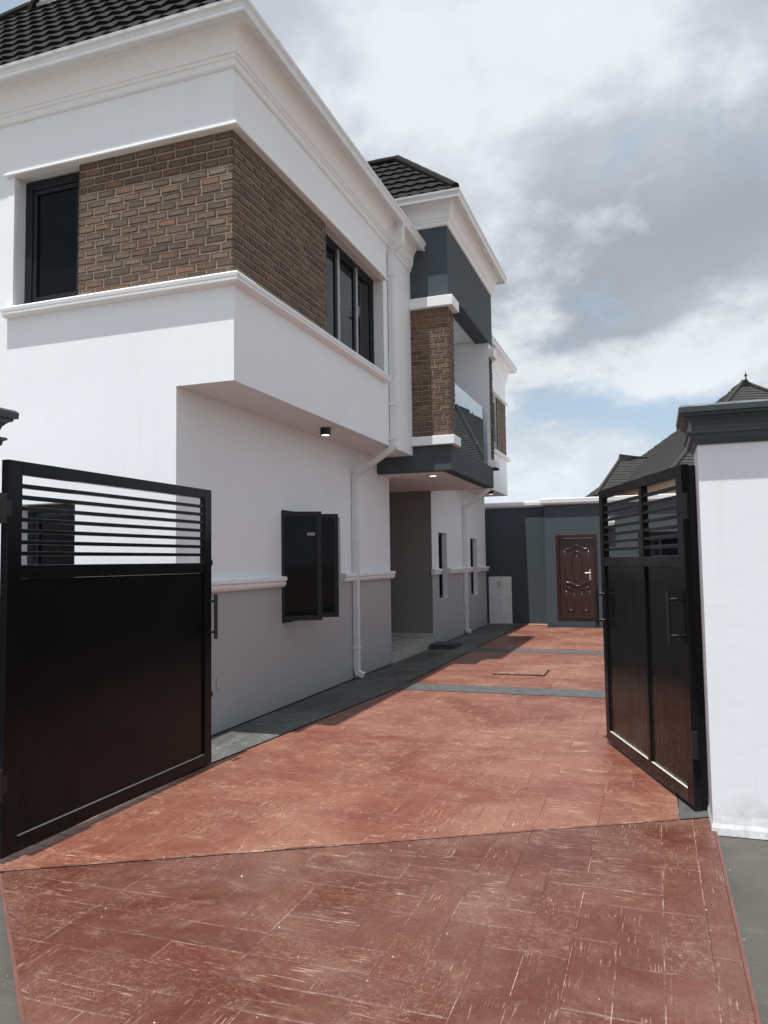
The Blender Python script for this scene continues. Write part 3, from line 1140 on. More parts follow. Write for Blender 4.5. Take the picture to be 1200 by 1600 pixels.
# front upper window
mb = MB()
frame(mb, FW, -5.853, -5.093, 4.150, 5.466, .085, -0.18, -0.12)
wn = obj('window', mb, 'frame_dark', house, bevel=0.003)
mb = MB()
frame(mb, FW, -5.766, -5.18, 4.237, 5.379, .045, -0.17, -0.135)
obj('sash', mb, 'frame_dark', wn, bevel=0.003)
pane_at(wn, FW, -5.72, -5.226, 4.283, 5.333, -0.155)
# front ground window
mb = MB()
frame(mb, FW, -5.768, -5.092, .922, 2.203, .07, -0.18, -0.12)
wn = obj('window', mb, 'frame_dark', house, bevel=0.003)
mb = MB()
frame(mb, FW, -5.697, -5.163, .993, 2.132, .05, -0.172, -0.135)
obj('sash', mb, 'frame_dark', wn, bevel=0.003)
pane_at(wn, FW, -5.647, -5.213, 1.043, 2.082, -0.155)
# side upper window, three lights with silvery mullions
mb = MB()
frame(mb, SW, 7.826, 9.753, 4.150, 5.497, .06, -0.20, -0.14)
wn = obj('window', mb, 'frame_dark', house, bevel=0.003)
lights = [(7.886, 8.46), (8.52, 9.07), (9.13, 9.693)]
for a_, b_ in ((8.46, 8.52), (9.07, 9.13)):
    mb = MB()
    bx(mb, SW, a_, b_, -0.19, -0.130, 4.21, 5.437)
    obj('mullion', mb, 'frame_silver', wn, bevel=0.006)
for a_, b_ in lights:
    mb = MB()
    frame(mb, SW, a_, b_, 4.21, 5.437, .045, -0.185, -0.150)
    obj('sash', mb, 'frame_dark', wn, bevel=0.003)
    pane_at(wn, SW, a_ + .045, b_ - .045, 4.255, 5.392, -0.165)
# third block window
mb = MB()
frame(mb, SW, 17.203, 17.917, 4.150, 5.497, .21, -0.09, -0.03)
wn = obj('window', mb, 'frame_silver', house, bevel=0.003)
pane_at(wn, SW, 17.413, 17.707, 4.36, 5.287, -0.07)
# slim ground windows
for h in (H2, H3):
    mb = MB()
    frame(mb, GW, h[0] + .002, h[1] - .002, h[2] + .002, h[3] - .002, .055, -0.16, -0.10)
    wn = obj('window', mb, 'frame_dark', house, bevel=0.003)
    pane_at(wn, GW, h[0] + .057, h[1] - .057, h[2] + .057, h[3] - .057, -0.13)
# big ground window with two casements swung open
mb = MB()
frame(mb, GW, 7.812, 9.533, .922, 2.21, .055, -0.14, -0.06)
bx(mb, GW, 8.31, 8.36, -0.14, -0.06, .977, 2.155)
bx(mb, GW, 8.81, 8.86, -0.14, -0.06, .977, 2.155)
wn = obj('window', mb, 'frame_dark', house, bevel=0.003)
pane_at(wn, GW, 8.86, 9.478, .977, 2.155, -0.10)
for hy, ln, ang in ((7.835, 0.47, 64), (8.335, 0.465, 63)):
    c_, s_ = math.cos(rad(ang)), math.sin(rad(ang))
    org = Vector((XG - .03, hy, .955))
    def lm(u, w_, z, c_=c_, s_=s_, org=org):
        return (u * s_ + w_ * c_, u * c_ - w_ * s_, z)
    def rb(mb, u0, u1, w0, w1, z0, z1, lm=lm):
        i = len(mb.v)
        mb.v += [lm(u0, w0, z0), lm(u1, w0, z0), lm(u1, w1, z0), lm(u0, w1, z0), lm(u0, w0, z1), lm(u1, w0, z1), lm(u1, w1, z1), lm(u0, w1, z1)]
        for f in ((0, 3, 2, 1), (4, 5, 6, 7), (0, 1, 5, 4), (1, 2, 6, 5), (2, 3, 7, 6), (3, 0, 4, 7)):
            mb.f.append(tuple(i + k for k in f))
            mb.t.append(0)
    zt = 1.235
    mb = MB()
    rb(mb, 0, ln, 0, .042, 0, .055)
    rb(mb, 0, ln, 0, .042, zt - .055, zt)
    rb(mb, 0, .05, 0, .042, .055, zt - .055)
    rb(mb, ln - .055, ln, 0, .042, .055, zt - .055)
    mb.v = [(x + org.x, y + org.y, z + org.z) for x, y, z in mb.v]
    cs = obj('casement', mb, 'frame_dark', wn, bevel=0.004)
    mb = MB()
    rb(mb, .05, ln - .055, .016, .024, .055, zt - .055)
    mb.v = [(x + org.x, y + org.y, z + org.z) for x, y, z in mb.v]
    obj('pane', mb, 'window_glass', cs)
    if hy < 8:
        mb = MB()
        rb(mb, ln - .165, ln - .075, .0245, .026, zt - .275, zt - .24)
        mb.v = [(x + org.x, y + org.y, z + org.z) for x, y, z in mb.v]
        obj('sticker', mb, 'plate_grey', cs)

# ---- balcony glass
mb = MB()
mb.box(XB - .035, XB - .022, YB + .345, 13.46, 3.345, 4.35)
gl = obj('balcony_glass', mb, 'tinted_glass', house)
mb = MB()
mb.box(XB - .040, XB - .016, 13.47, 13.78, 3.345, 4.345)
obj('balustrade_end', mb, 'balustrade_grey', house, bevel=0.003)
for y_ in (12.1, 12.9):
    mb = MB()
    mb.cyl((XB - .0219, y_, 3.62), (XB - .008, y_, 3.62), .014, 10)
    obj('glass_stud', mb, 'steel', gl)

# ---- downpipes
def downpipe(pts, r, clips):
    mb = MB()
    mb.tube(pts, r, 4)
    o = obj('downpipe', mb, 'upvc', house, bevel=0.010)
    for (x, y, z) in clips:
        mb = MB()
        mb.box(x - r - .01, x + r + .006, y - r - .012, y + r + .012, z - .018, z + .018)
        obj('pipe_clip', mb, 'upvc', o, bevel=0.003)
    mb = MB()
    p0 = Vector(pts[0])
    mb.box(p0.x - r - .012, p0.x + r + .012, p0.y - r - .012, p0.y + r + .012, p0.z - .05, p0.z + .04)
    obj('pipe_outlet', mb, 'upvc', o, bevel=0.004)
    return o


px = .042
ux, gx = XU + px + .004, XG + px + .004
downpipe([(XU + .205, 9.97, 6.34), (XU + .205, 9.97, 6.06), (ux, 9.97, 5.93), (ux, 9.97, 3.21), (ux - .03, 9.97, 3.165), (gx + .02, 9.98, 2.83), (gx, 9.98, 2.77), (gx, 9.98, .13), (gx + .015, 9.98, .075), (gx + .10, 9.98, .045)],
         px, [(ux, 9.97, 5.62), (ux, 9.97, 3.78), (ux, 9.97, 3.30), (gx, 9.98, 2.42), (gx, 9.98, .42)])
downpipe([(XU + .205, 16.6, 6.34), (XU + .205, 16.6, 6.06), (ux, 16.6, 5.93), (ux, 16.6, 3.21), (ux - .03, 16.6, 3.165), (gx + .02, 16.55, 2.78), (gx, 16.55, 2.72), (gx, 16.55, .12), (gx + .015, 16.55, .07), (gx + .10, 16.55, .045)],
         px, [(ux, 16.6, 5.3), (gx, 16.55, 2.35), (gx, 16.55, .45)])

# ---- soffit spot lights, wall plate
for (x, y, z) in ((-3.63, 8.27, ZS), (-3.48, 17.3, ZS)):
    mb = MB()
    mb.cyl((x, y, z - .002), (x, y, z - .085), .062, 20)
    sp_ = obj('soffit_light', mb, 'black_fitting', house)
    mb = MB()
    mb.cyl((x, y, z - .0855), (x, y, z - .088), .046, 18)
    obj('lens', mb, 'lamp_lens', sp_)
mb = MB()
mb.box(XG + .001, XG + .008, 6.43, 6.52, .41, .53)
obj('blank_plate', mb, 'grey_paint', house, bevel=0.003)
mb = MB()
mb.box(XU + .5, XB + .10, 14.21, 14.26, 3.29, 3.33)
obj('drain_spout', mb, 'black_fitting', house)


# ---- roofs
def roof_plane(parent, P0, e, gdir, poly, pitch, width, mat, nm='roof_tile', single=None, lift=0.028, wave=0.026, sub=4, under=0.02):
    """tiles on a plane. P0 origin, e unit vector along the eave, gdir unit vector up the slope, poly convex ccw in (e, g)"""
    P0, e, gdir = Vector(P0), Vector(e).normalized(), Vector(gdir).normalized()
    nrm = e.cross(gdir)
    if nrm.z < 0:
        nrm = -nrm
    emin, emax = min(q_[0] for q_ in poly), max(q_[0] for q_ in poly)
    gmin, gmax = min(q_[1] for q_ in poly), max(q_[1] for q_ in poly)
    mb = MB()
    mb.quad(*[tuple(P0 + e * a_ + gdir * b_ - nrm * under) for a_, b_ in poly])
    deck = obj('roof', mb, mat, parent, recalc=False)
    rest = MB()
    rows = int(math.ceil((gmax - gmin) / pitch))
    cnt = 0
    for r_ in range(rows):
        g0, g1 = gmin + r_ * pitch, gmin + (r_ + 1) * pitch
        st = emin - (0.5 * width if r_ % 2 else 0.0)
        k = 0
        while st + k * width < emax:
            a_ = st + k * width
            k += 1
            t_ = MB()
            for q_ in range(sub):
                x0, x1 = a_ + width * q_ / sub, a_ + width * (q_ + 1) / sub
                pc = clip([(x0, g0), (x1, g0), (x1, g1 + pitch * .12), (x0, g1 + pitch * .12)], poly)
                if len(pc) < 3 or area(pc) < 1e-4:
                    continue
                def hgt(x, y):
                    f = (y - g0) / pitch
                    ph = (x - st) / width
                    tri = abs(((ph * 2) % 1.0) - .5) * 2
                    return lift * (1 - f) + wave * (0.5 + 0.5 * math.cos(2 * math.pi * ph * 2)) * (1 - .35 * f)
                def drop(x, y):      # scalloped lower edge
                    ph = (x - st) / width
                    return -0.040 * (0.5 + 0.5 * math.sin(2 * math.pi * ph * 2 + .6)) * pitch / .35 if y <= g0 + 1e-5 and gmin + 1e-4 < y else 0.0
                W = lambda x, y, h: tuple(P0 + e * x + gdir * (y + drop(x, y)) + nrm * h)
                t_.quad(*[W(x, y, hgt(x, y)) for x, y in pc])
                low = [q2 for q2 in pc if abs(q2[1] - g0) < 1e-5]
                if len(low) == 2:
                    (xa, ya), (xb, yb_) = sorted(low)
                    t_.quad(W(xa, ya, -.004), W(xb, yb_, -.004), W(xb, yb_, hgt(xb, yb_)), W(xa, ya, hgt(xa, ya)))
            if not t_.f:
                continue
            if single and cnt < single:
                cnt += 1
                obj(nm, t_, mat, deck, recalc=False)
            else:
                off = len(rest.v)
                rest.v += t_.v
                rest.f += [tuple(off + i for i in f) for f in t_.f]
                rest.t += t_.t
    if rest.f:
        o = obj('tile_field', rest, mat, deck, recalc=False)
        o['kind'] = 'stuff'
    return deck


def ridge_cap(parent, a, b, r=0.085, mat='roof_tile', seg=0.42):
    a, b = Vector(a), Vector(b)
    L = (b - a).length
    n = max(1, int(L / seg))
    mb = MB()
    for k in range(n):
        p0, p1 = a.lerp(b, k / n), a.lerp(b, (k + 1.06) / n)
        mb.cyl(p0, p1, r * .92, 10, r)
    return obj('ridge_cap', mb, mat, parent, recalc=False)


# main front roof: hip end with a white gablet
EZ = 6.44
EX0, EX1, EY = XL - .25, XU + .25, YF - .245
AP = Vector((-7.0, 7.575, 8.955))
gl_ = math.hypot(AP.y - EY, AP.z - EZ)
rf = roof_plane(house, (EX0, EY, EZ), (1, 0, 0), (0, AP.y - EY, AP.z - EZ), [(0, 0), (EX1 - EX0, 0), (AP.x - EX0, gl_)], 0.31, 0.40, 'roof_tile', single=240)
# right-hand slope, runs back along the driveway side
ry = 17.0
gr_ = math.hypot(EX1 - AP.x, AP.z - EZ)
roof_plane(house, (EX1 - .09, EY, EZ - .05), (0, 1, 0), (AP.x - EX1, 0, AP.z - EZ), [(0, 0), (YE + .25 - EY, 0), (ry - EY, gr_), (AP.y - EY, gr_)], 0.31, 0.40, 'roof_tile')
mb = MB()
mb.quad((EX0, EY, EZ), (AP.x, AP.y, AP.z), (AP.x, ry, AP.z), (EX0, YE + .25, EZ))
mb.quad((EX0, YE + .25, EZ), (AP.x, ry, AP.z), (EX1, YE + .25, EZ))
obj('roof', mb, 'roof_tile', house, recalc=False)
ridge_cap(house, (EX1 - .03, EY + .03, EZ + .05), (AP.x, AP.y, AP.z + .045), .075)
ridge_cap(house, (EX0 + .03, EY + .03, EZ + .05), (AP.x, AP.y, AP.z + .045), .075)
# gablet
q0 = Vector((-7.13, 7.29, 8.67))
q1 = Vector((-6.62, 7.29, 8.675))
qt = Vector((-6.88, 7.29, 9.06))
mb = MB()
mb.quad(q0, q1, qt)
gb = obj('gablet', mb, 'upvc', house, recalc=False)
mb = MB()
for k in range(5):
    f = k / 5
    a_, b_ = q0.lerp(qt, f), q1.lerp(qt, f)
    mb.quad((a_.x, a_.y - .005, a_.z), (b_.x, b_.y - .005, b_.z), (b_.x, b_.y - .028, b_.z + .02), (a_.x, a_.y - .028, a_.z + .02))
obj('louvre', mb, 'upvc', gb, recalc=False)
mb = MB()
mb.tube([(q0.x - .06, 7.26, q0.z - .06), (qt.x, 7.26, qt.z + .05)], .03, 4)
mb.tube([(q1.x + .06, 7.26, q1.z - .06), (qt.x, 7.26, qt.z + .05)], .03, 4)
obj('bargeboard', mb, 'roof_tile', gb)
mb = MB()
mb.quad(q0 + Vector((-.05, 0, -.03)), qt + Vector((0, 0, .04)), (qt.x, ry, qt.z + .04), (q0.x - .05, ry, q0.z))
mb.quad(q1 + Vector((.05, 0, -.03)), (q1.x + .05, ry, q1.z), (qt.x, ry, qt.z + .04), qt + Vector((0, 0, .04)))
obj('gablet_roof', mb, 'roof_tile', gb, recalc=False)
# small hipped roof over the balcony block
BX1, BY0, BY1, BZ = XB + .25, YB - .245, 14.36 + .245, 7.095
A2 = Vector((-4.066, 12.60, 8.726))
gl2 = math.hypot(A2.y - BY0, A2.z - BZ)
BXL = -7.5
roof_plane(house, (BXL, BY0, BZ), (1, 0, 0), (0, A2.y - BY0, A2.z - BZ), [(0, 0), (BX1 - BXL, 0), (A2.x - BXL, gl2), (0, gl2)], 0.31, 0.40, 'roof_tile', single=45)
gr2 = math.hypot(BX1 - A2.x, A2.z - BZ)
roof_plane(house, (BX1 - .09, BY0, BZ - .05), (0, 1, 0), (A2.x - BX1, 0, A2.z - BZ), [(0, 0), (BY1 - BY0, 0), (A2.y - BY0, gr2)], 0.31, 0.40, 'roof_tile')
mb = MB()
mb.quad((BXL, BY1, BZ), (BXL, A2.y, A2.z), tuple(A2), (BX1, BY1, BZ))
obj('roof', mb, 'roof_tile', house, recalc=False)
ridge_cap(house, (BX1 - .05, BY0 + .05, BZ + .07), (A2.x, A2.y, A2.z + .05), .07)
ridge_cap(house, (A2.x + .02, A2.y, A2.z + .05), (BXL, A2.y, A2.z + .05), .07)


# ------------------------------------------------------------------ gates
def gate_leaf(name, loc, ang, length, label, side, mid=None, mat='gate_black', panel_mat='gate_black'):
    """local x runs from hinge to free edge, local -y*side is the seen face"""
    o = empty(name, loc, ang, local=True)
    tag(o, label, 'gate', 'two black steel gate leaves')
    zt, zb = 2.205, 0.03
    st, dp = 0.105, 0.05
    def part(nm, boxes, mt=mat, bev=0.004, par=o):
        mb = MB()
        for b_ in boxes:
            mb.box(*b_)
        return obj(nm, mb, mt, par, bevel=bev)
    y0, y1 = -dp / 2, dp / 2
    L = length
    part('stile', [(0, st, y0, y1, zb, zt)])
    part('stile', [(L - .095, L, y0, y1, zb, zt)])
    part('top_rail', [(st, L - .095, y0, y1, zt - .075, zt)])
    part('middle_rail', [(st, L - .095, y0, y1, 1.535, 1.615)])
    br = part('bottom_rail', [(st, L - .095, y0, y1, zb, zb + .085)], panel_mat)
    f = -side
    # recessed sheet panel and its dusty ledge
    segs = [(st, L - .095)] if mid is None else [(st, mid - .03), (mid + .03, L - .095)]
    if mid is not None:
        part('mullion', [(mid - .03, mid + .03, y0, y1, zb + .085, 1.535), (mid - .03, mid + .03, y0, y1, 1.615, zt - .075)])
    for a_, b_ in segs:
        part('panel', [(a_ + .001, b_ - .001, -.006, .006, zb + .086, 1.534)], panel_mat, 0.0)
        mb = MB()
        yy = sorted((f * .007, f * .0245))
        mb.box(a_ + .004, b_ - .004, yy[0], yy[1], zb + .0855, zb + .0875)
        obj('ledge', mb, 'ledge_dust', br)
    n = 7
    for k in range(n):
        z = 1.615 + (zt - .075 - 1.615) * (k + 1) / (n + 1)
        for a_, b_ in segs:
            part('bar', [(a_, b_, -.019, .019, z - .0120, z + .0120)], mat, 0.003)
    # pull handle
    def handle(s_, z0, z1, face):
        mb = MB()
        yh = face * (.025 + .06)
        mb.cyl((s_, yh, z0), (s_, yh, z1), .0155, 12)
        for z in (z0 + .055, z1 - .055):
            mb.cyl((s_, face * .024, z), (s_, yh, z), .011, 10)
        return obj('pull_handle', mb, 'black_fitting', o)
    def ring(s_, z, face):
        mb = MB()
        pts = [(s_ + .028 + .024 * math.cos(a_), face * .012, z + .024 * math.sin(a_)) for a_ in [2 * math.pi * i / 14 for i in range(14)]]
        mb.tube(pts, .0065, 6, closed=True)
        return obj('padlock_ring', mb, 'black_fitting', o, smooth=True)
    def hinge(z):
        mb = MB()
        mb.cyl((-.018, f * .012, z - .085), (-.018, f * .012, z + .085), .021, 12)
        mb.box(-.03, .03, f * .012 - .014, f * .012 + .014, z - .045, z + .045)
        return obj('hinge', mb, 'black_fitting', o, bevel=0.003)
    for z in (1.93, .42):
        hinge(z)
    return o, handle, ring, f


lg, handle, ring, f = gate_leaf('gate_leaf', (-3.405, 3.31, 0), rad(90), 2.08, 'solid black steel gate leaf standing open at the left below the white front wall', 1)
handle(2.045, 1.01, 1.365, f)
ring(2.075, 1.615, 0)
ring(2.075, .56, 0)
ang = math.atan2(7.06 - 5.29, -0.42 - 0.215)
rg, handle, ring, f = gate_leaf('gate_leaf', (0.205, 5.30, 0), ang, 1.875, 'black steel gate leaf with a middle post and dusty panels open beside the right pillar', -1, mid=0.80, panel_mat='gate_black_dusty')
handle(0.16, 1.03, 1.38, f)
handle(1.83, 1.01, 1.345, f)
ring(1.868, 1.59, 0)
ring(1.868, .56, 0)
ring(.03, 1.60, f)
# fixed hinge posts beside the pillars belong to the pillars


def pillar(x0, x1, y0, y1, zt, label, post=None):
    o = empty('gate_pillar', ((x0 + x1) / 2, (y0 + y1) / 2, 0))
    tag(o, label, 'pillar', 'white gate pillars with dark moulded caps')
    mb = MB()
    # shaft with a slightly flared, uneven plaster foot
    n = 10
    prof = [(0.012, -0.02), (0.009, 0.02), (0.003, 0.045), (0.0, 0.09), (0.0, zt)]
    path = [(x0, y0), (x1, y0), (x1, y1), (x0, y1)]
    mb.sweep([(x0, y0), (x1, y0), (x1, y1), (x0, y1)], prof, closed=True)
    obj('shaft', mb, 'white_paint', o)
    cap = [(-.10, zt - .01), (0.012, zt - .006), (0.020, zt + .012), (0.040, zt + .030), (0.044, zt + .052), (0.060, zt + .060), (0.058, zt + .072), (0.030, zt + .078), (0.030, zt + .105), (0.040, zt + .135), (0.060, zt + .158), (0.078, zt + .165), (0.080, zt + .178), (0.098, zt + .182), (0.100, zt + .215), (0.088, zt + .228), (-.10, zt + .232)]
    mb = MB()
    mb.sweep(path, cap, closed=True)
    mb.quad((x0 + .09, y0 + .09, zt + .2318), (x1 - .09, y0 + .09, zt + .2318), (x1 - .09, y1 - .09, zt + .2318), (x0 + .09, y1 - .09, zt + .2318))
    obj('cap', mb, 'cap_paint', o)
    if post:
        mb = MB()
        mb.box(*post)
        obj('hinge_post', mb, 'gate_black', o, bevel=0.004)
    return o


pillar(0.268, 1.05, 4.975, 5.42, 2.285, 'white gate pillar with a dark moulded cap at the right edge of the driveway', (0.222, 0.266, 5.33, 5.405, 0.02, 2.20))
pillar(-4.05, -3.46, 2.97, 3.26, 2.255, 'white gate pillar with a dark cap just showing at the left edge behind the hinge')


def fence_wall(name, x0, x1, y0, y1, z1, label, mat='white_paint', trim='white_trim'):
    o = empty(name, ((x0 + x1) / 2, (y0 + y1) / 2, 0))
    tag(o, label, 'wall')
    mb = MB()
    mb.box(x0, x1, y0, y1, -0.03, z1)
    obj('wall_body', mb, mat, o)
    mb = MB()
    mb.box(x0 - .05, x1 + .05, y0 - .05, y1 + .05, z1 + .001, z1 + .10)
    obj('coping', mb, trim, o, bevel=0.01)
    return o


fence_wall('boundary_wall', 1.06, 9.0, 5.08, 5.30, 2.05, 'white street wall running right from the right gate pillar')
fence_wall('boundary_wall', -13.0, -4.06, 3.02, 3.22, 2.05, 'white street wall running left from the left gate pillar')
fence_wall('boundary_wall', 1.10, 1.32, 5.44, 18.5, 2.05, 'dark slate side wall behind the right gate along the driveway', 'slate_paint')

# ------------------------------------------------------------------ back wall and outbuilding
bw = empty('back_wall', (-3.9, 19.6, 0))
tag(bw, 'dark slate wall closing the end of the driveway beside the house', 'wall')
mb = MB()
mb.box(-11.5, -2.49, 19.47, 19.69, -0.03, 2.95)
obj('wall_body', mb, 'slate_paint', bw)
mb = MB()
mb.sweep([(-11.5, 19.47), (-2.53, 19.47)], [(0, 2.93), (.035, 2.945), (.05, 2.975), (.075, 2.98), (.078, 3.055), (.06, 3.07), (-.26, 3.07)])
obj('coping', mb, 'white_trim', bw)
mb = MB()
mb.box(-4.03, -3.443, 19.452, 19.469, .0, 1.19)
tp = obj('tile_panel', mb, 'tile_grout', bw)
for i in range(2):
    for j in range(2):
        mb = MB()
        x0, z0 = -4.029 + i * .293, .002 + j * .594
        mb.box(x0 + .0025, x0 + .2905, 19.446, 19.4515, z0 + .0025, z0 + .5915)
        obj('tile', mb, 'wall_tile', tp, bevel=0.0015, segs=1)
mb = MB()
mb.cyl((-3.745, 19.446, .985), (-3.745, 19.36, .985), .020, 12)
mb.cyl((-3.745, 19.36, .985), (-3.745, 19.335, .945), .020, 12, .016)
mb.cyl((-3.745, 19.39, .985), (-3.745, 19.39, 1.045), .010, 8)
mb.box(-3.80, -3.69, 19.383, 19.397, 1.045, 1.058)
mb.cyl((-3.745, 19.4455, .985), (-3.745, 19.441, .985), .032, 14)
obj('tap', mb, 'steel', bw)

ob = empty('outbuilding', (-0.2, 19.5, 0))
tag(ob, 'low dark slate outbuilding with a white coping and a brown door', 'building')
XO0, XO1, YO = -2.46, 3.6, 18.57
OM, OW = yf(YO)
HD = (-2.21, -1.262, 0.185, 2.180)
HW = (-0.34, 0.60, 0.95, 2.20)
mb = MB()
rects(mb, OM, XO0, XO1, -0.03, 2.95, [HD, HW])
reveal(mb, OW, HD, .12)
mb.quad((XO0, YO, -.03), (XO0, YO, 2.95), (XO0, 22.5, 2.95), (XO0, 22.5, -.03))
mb.quad((XO1, YO, -.03), (XO1, 22.5, -.03), (XO1, 22.5, 2.95), (XO1, YO, 2.95))
obj('wall', mb, 'slate_paint', ob, recalc=False)
mb = MB()
reveal(mb, OW, HW, .14)
obj('window_reveal', mb, 'white_trim', ob, recalc=False)
mb = MB()
mb.box(.602, .70, YO - .03, YO - .001, 1.55, 2.46)
obj('window_pilaster', mb, 'white_trim', ob, bevel=0.003)
mb = MB()
mb.quad((XO0, YO, 2.94), (XO1, YO, 2.94), (XO1, 22.5, 2.94), (XO0, 22.5, 2.94))
obj('roof_slab', mb, 'soffit_paint', ob, recalc=False)
mb = MB()
mb.sweep([(XO0, 22.5), (XO0, YO), (XO1, YO), (XO1, 22.5)], [(0, 2.905), (.04, 2.92), (.05, 2.945), (.085, 2.95), (.09, 3.04), (.07, 3.052), (-.3, 3.052)])
obj('coping', mb, 'white_trim', ob)
# door
mb = MB()
frame(mb, OW, HD[0] + .001, HD[1] - .001, HD[2] - .0, HD[3] - .001, .075, -0.11, 0.012)
df = obj('door_frame', mb, 'door_frame_brown', ob, bevel=0.006)
dl0, dl1, dz0, dz1 = HD[0] + .078, HD[1] - .078, HD[2] + .05, HD[3] - .085
mb = MB()
bx(mb, OW, dl0, dl1, -0.105, -0.045, dz0 + .026, dz1)
dr = obj('door', mb, 'door_brown', ob, bevel=0.004)
dc = (dl0 + dl1) / 2
def relief(pts, r, closed=False):
    mb = MB()
    mb.tube([OW(u, -0.043, z) for u, z in pts], r, 8, closed)
    return obj('door_moulding', mb, 'door_brown', dr, smooth=True)
arc = lambda cx_, cz, rx, rz, a0, a1, n: [(cx_ + rx * math.cos(rad(a0 + (a1 - a0) * i / n)), cz + rz * math.sin(rad(a0 + (a1 - a0) * i / n))) for i in range(n + 1)]
relief(arc(dc, 1.45, .125, .335, 0, 345, 23), .012, True)
relief([(dc + x, 1.845 + .085 * math.exp(-(x / .10) ** 2)) for x in [(-.25 + .5 * i / 20) for i in range(21)]], .018)
relief([(dc + x, 1.055 - .085 * math.exp(-(x / .13) ** 2)) for x in [(-.27 + .54 * i / 20) for i in range(21)]], .020)
relief([(dc + x, .95 - .10 * (1 - ((abs(x) - .08) / .17))) for x in [-.25, -.2, -.15, -.10]], .015)
relief([(dc + x, .95 - .10 * (1 - ((abs(x) - .08) / .17))) for x in [.25, .2, .15, .10]], .015)
for s_ in (-1, 1):
    relief([(dc + s_ * .09, .40), (dc + s_ * .26, .40)], .016)
    relief([(dc + s_ * .085, .42), (dc + s_ * .085, .80)], .006)
    relief([(dc + s_ * .265, .42), (dc + s_ * .265, .86)], .006)
    relief([(dc + s_ * .27, 1.12), (dc + s_ * .27, 1.82)], .006)
mb = MB()
bx(mb, OW, dl1 - .125, dl1 - .078, -0.044, -0.034, 1.10, 1.36)
mb.cyl(OW(dl1 - .10, -0.034, 1.275), OW(dl1 - .10, 0.012, 1.275), .011, 10)
a_, b_ = OW(dl1 - .095, 0.012, 1.275), OW(dl1 - .215, 0.012, 1.272)
mb.cyl(a_, b_, .012, 10)
obj('handle', mb, 'steel', dr, bevel=0.002)
mb = MB()
mb.cyl(OW(dc, -0.0445, 1.68), OW(dc, -0.036, 1.68), .014, 10)
obj('peephole', mb, 'steel', dr)
mb = MB()
bx(mb, OW, HD[0] + .08, HD[1] - .08, -.11, -.03, HD[2] + .005, HD[2] + .05)
obj('threshold', mb, 'door_frame_brown', df)
# window of the outbuilding, lamp box on its wall
mb = MB()
frame(mb, OW, HW[0] + .002, HW[1] - .002, HW[2] + .002, HW[3] - .002, .07, -0.13, -0.05)
bx(mb, OW, .10, .16, -0.12, -0.055, HW[2] + .07, HW[3] - .07)
bx(mb, OW, -.06, -.02, -0.115, -0.06, HW[2] + .07, HW[3] - .07)
wn = obj('window', mb, 'frame_dark', ob, bevel=0.004)
pane_at(wn, OW, HW[0] + .072, .10, HW[2] + .072, HW[3] - .072, -0.09)
pane_at(wn, OW, .16, HW[1] - .072, HW[2] + .072, HW[3] - .072, -0.09)
mb = MB()
bx(mb, OW, -1.0, -.84, 0.001, .09, 2.43, 2.55)
bx(mb, OW, -.99, -.85, 0.001, .075, 2.325, 2.424)
wl = obj('wall_lamp', mb, 'white_trim', ob, bevel=0.006)
mb = MB()
bx(mb, OW, -1.0, -.84, 0.001, .10, 2.285, 2.319)
obj('lamp_base', mb, 'black_fitting', wl, bevel=0.004)

# ------------------------------------------------------------------ things lying on the drive
mh = empty('manhole_cover', (-1.84, 11.03, 0))
tag(mh, 'square red painted manhole cover set in the driveway between the dark strips', 'manhole cover')
mb = MB()
mb.box(-2.19, -1.495, 10.765, 11.31, -.01, .026)
obj('lid', mb, 'stamp_inner_h', mh, bevel=0.006)
mb = MB()
frame(mb, lambda u, w_, z: (u, z, .004 + w_), -2.205, -1.48, 10.75, 11.325, .014, 0, .010)
obj('rim', mb, 'joint_dark', mh)
mb = MB()
rr = random.Random(3)
for k in range(3):
    pts = []
    for i in range(14):
        a_ = 2 * math.pi * i / 14
        ex = max(-1, min(1, 1.7 * math.cos(a_)))
        ey = max(-1, min(1, 1.7 * math.sin(a_)))
        pts.append((-3.74 + ex * (.25 - .02 * k) + rr.uniform(-.035, .035), 13.95 + ey * (.34 - .03 * k) + rr.uniform(-.02, .02)))
    z0, z1 = .006 + k * .024, .030 + k * .024
    mb.quad(*[(x, y, z1) for x, y in pts])
    for i in range(14):
        j = (i + 1) % 14
        mb.quad((*pts[i], z0), (*pts[j], z0), (*pts[j], z1), (*pts[i], z1))
sl = obj('stone_slab', mb, 'slab_dark', None)
tag(sl, 'small rough dark slab lying on the grey apron by the porch step', 'slab')

mb = MB()
rr = random.Random(21)
for k in range(150):
    if rr.random() < 0.93:
        x, y = rr.uniform(-2.9, 0.2), rr.uniform(2.3, 9.0)
    else:
        t_ = rr.random()
        x, y = (0.29 + abs(rr.gauss(0, .05)), rr.uniform(2.5, 4.9)) if rr.random() < .5 else (-3.2 + 2.2 * t_ - abs(rr.gauss(0, .04)), 3.1 - 1.95 * t_)
    if y < 3.25 + (x + 3.29) * -.87:
        z = -.0255
    else:
        z = .0022 if x < .275 else -.0255
    r_ = rr.uniform(.002, .0055) * (1.6 if rr.random() < .08 else 1)
    n_ = 5
    a0 = rr.random() * 6.28
    ring_ = [(x + r_ * rr.uniform(.6, 1.2) * math.cos(a0 + 6.283 * i / n_), y + r_ * rr.uniform(.6, 1.2) * math.sin(a0 + 6.283 * i / n_)) for i in range(n_)]
    h_ = r_ * rr.uniform(.5, .9)
    for i in range(n_):
        j = (i + 1) % n_
        mb.quad((*ring_[i], z), (*ring_[j], z), (x, y, z + h_))
cr = obj('cement_crumbs', mb, 'ledge_dust', None, recalc=False)
tag(cr, 'pale crumbs of cement scattered over the driveway', None, None, 'stuff')

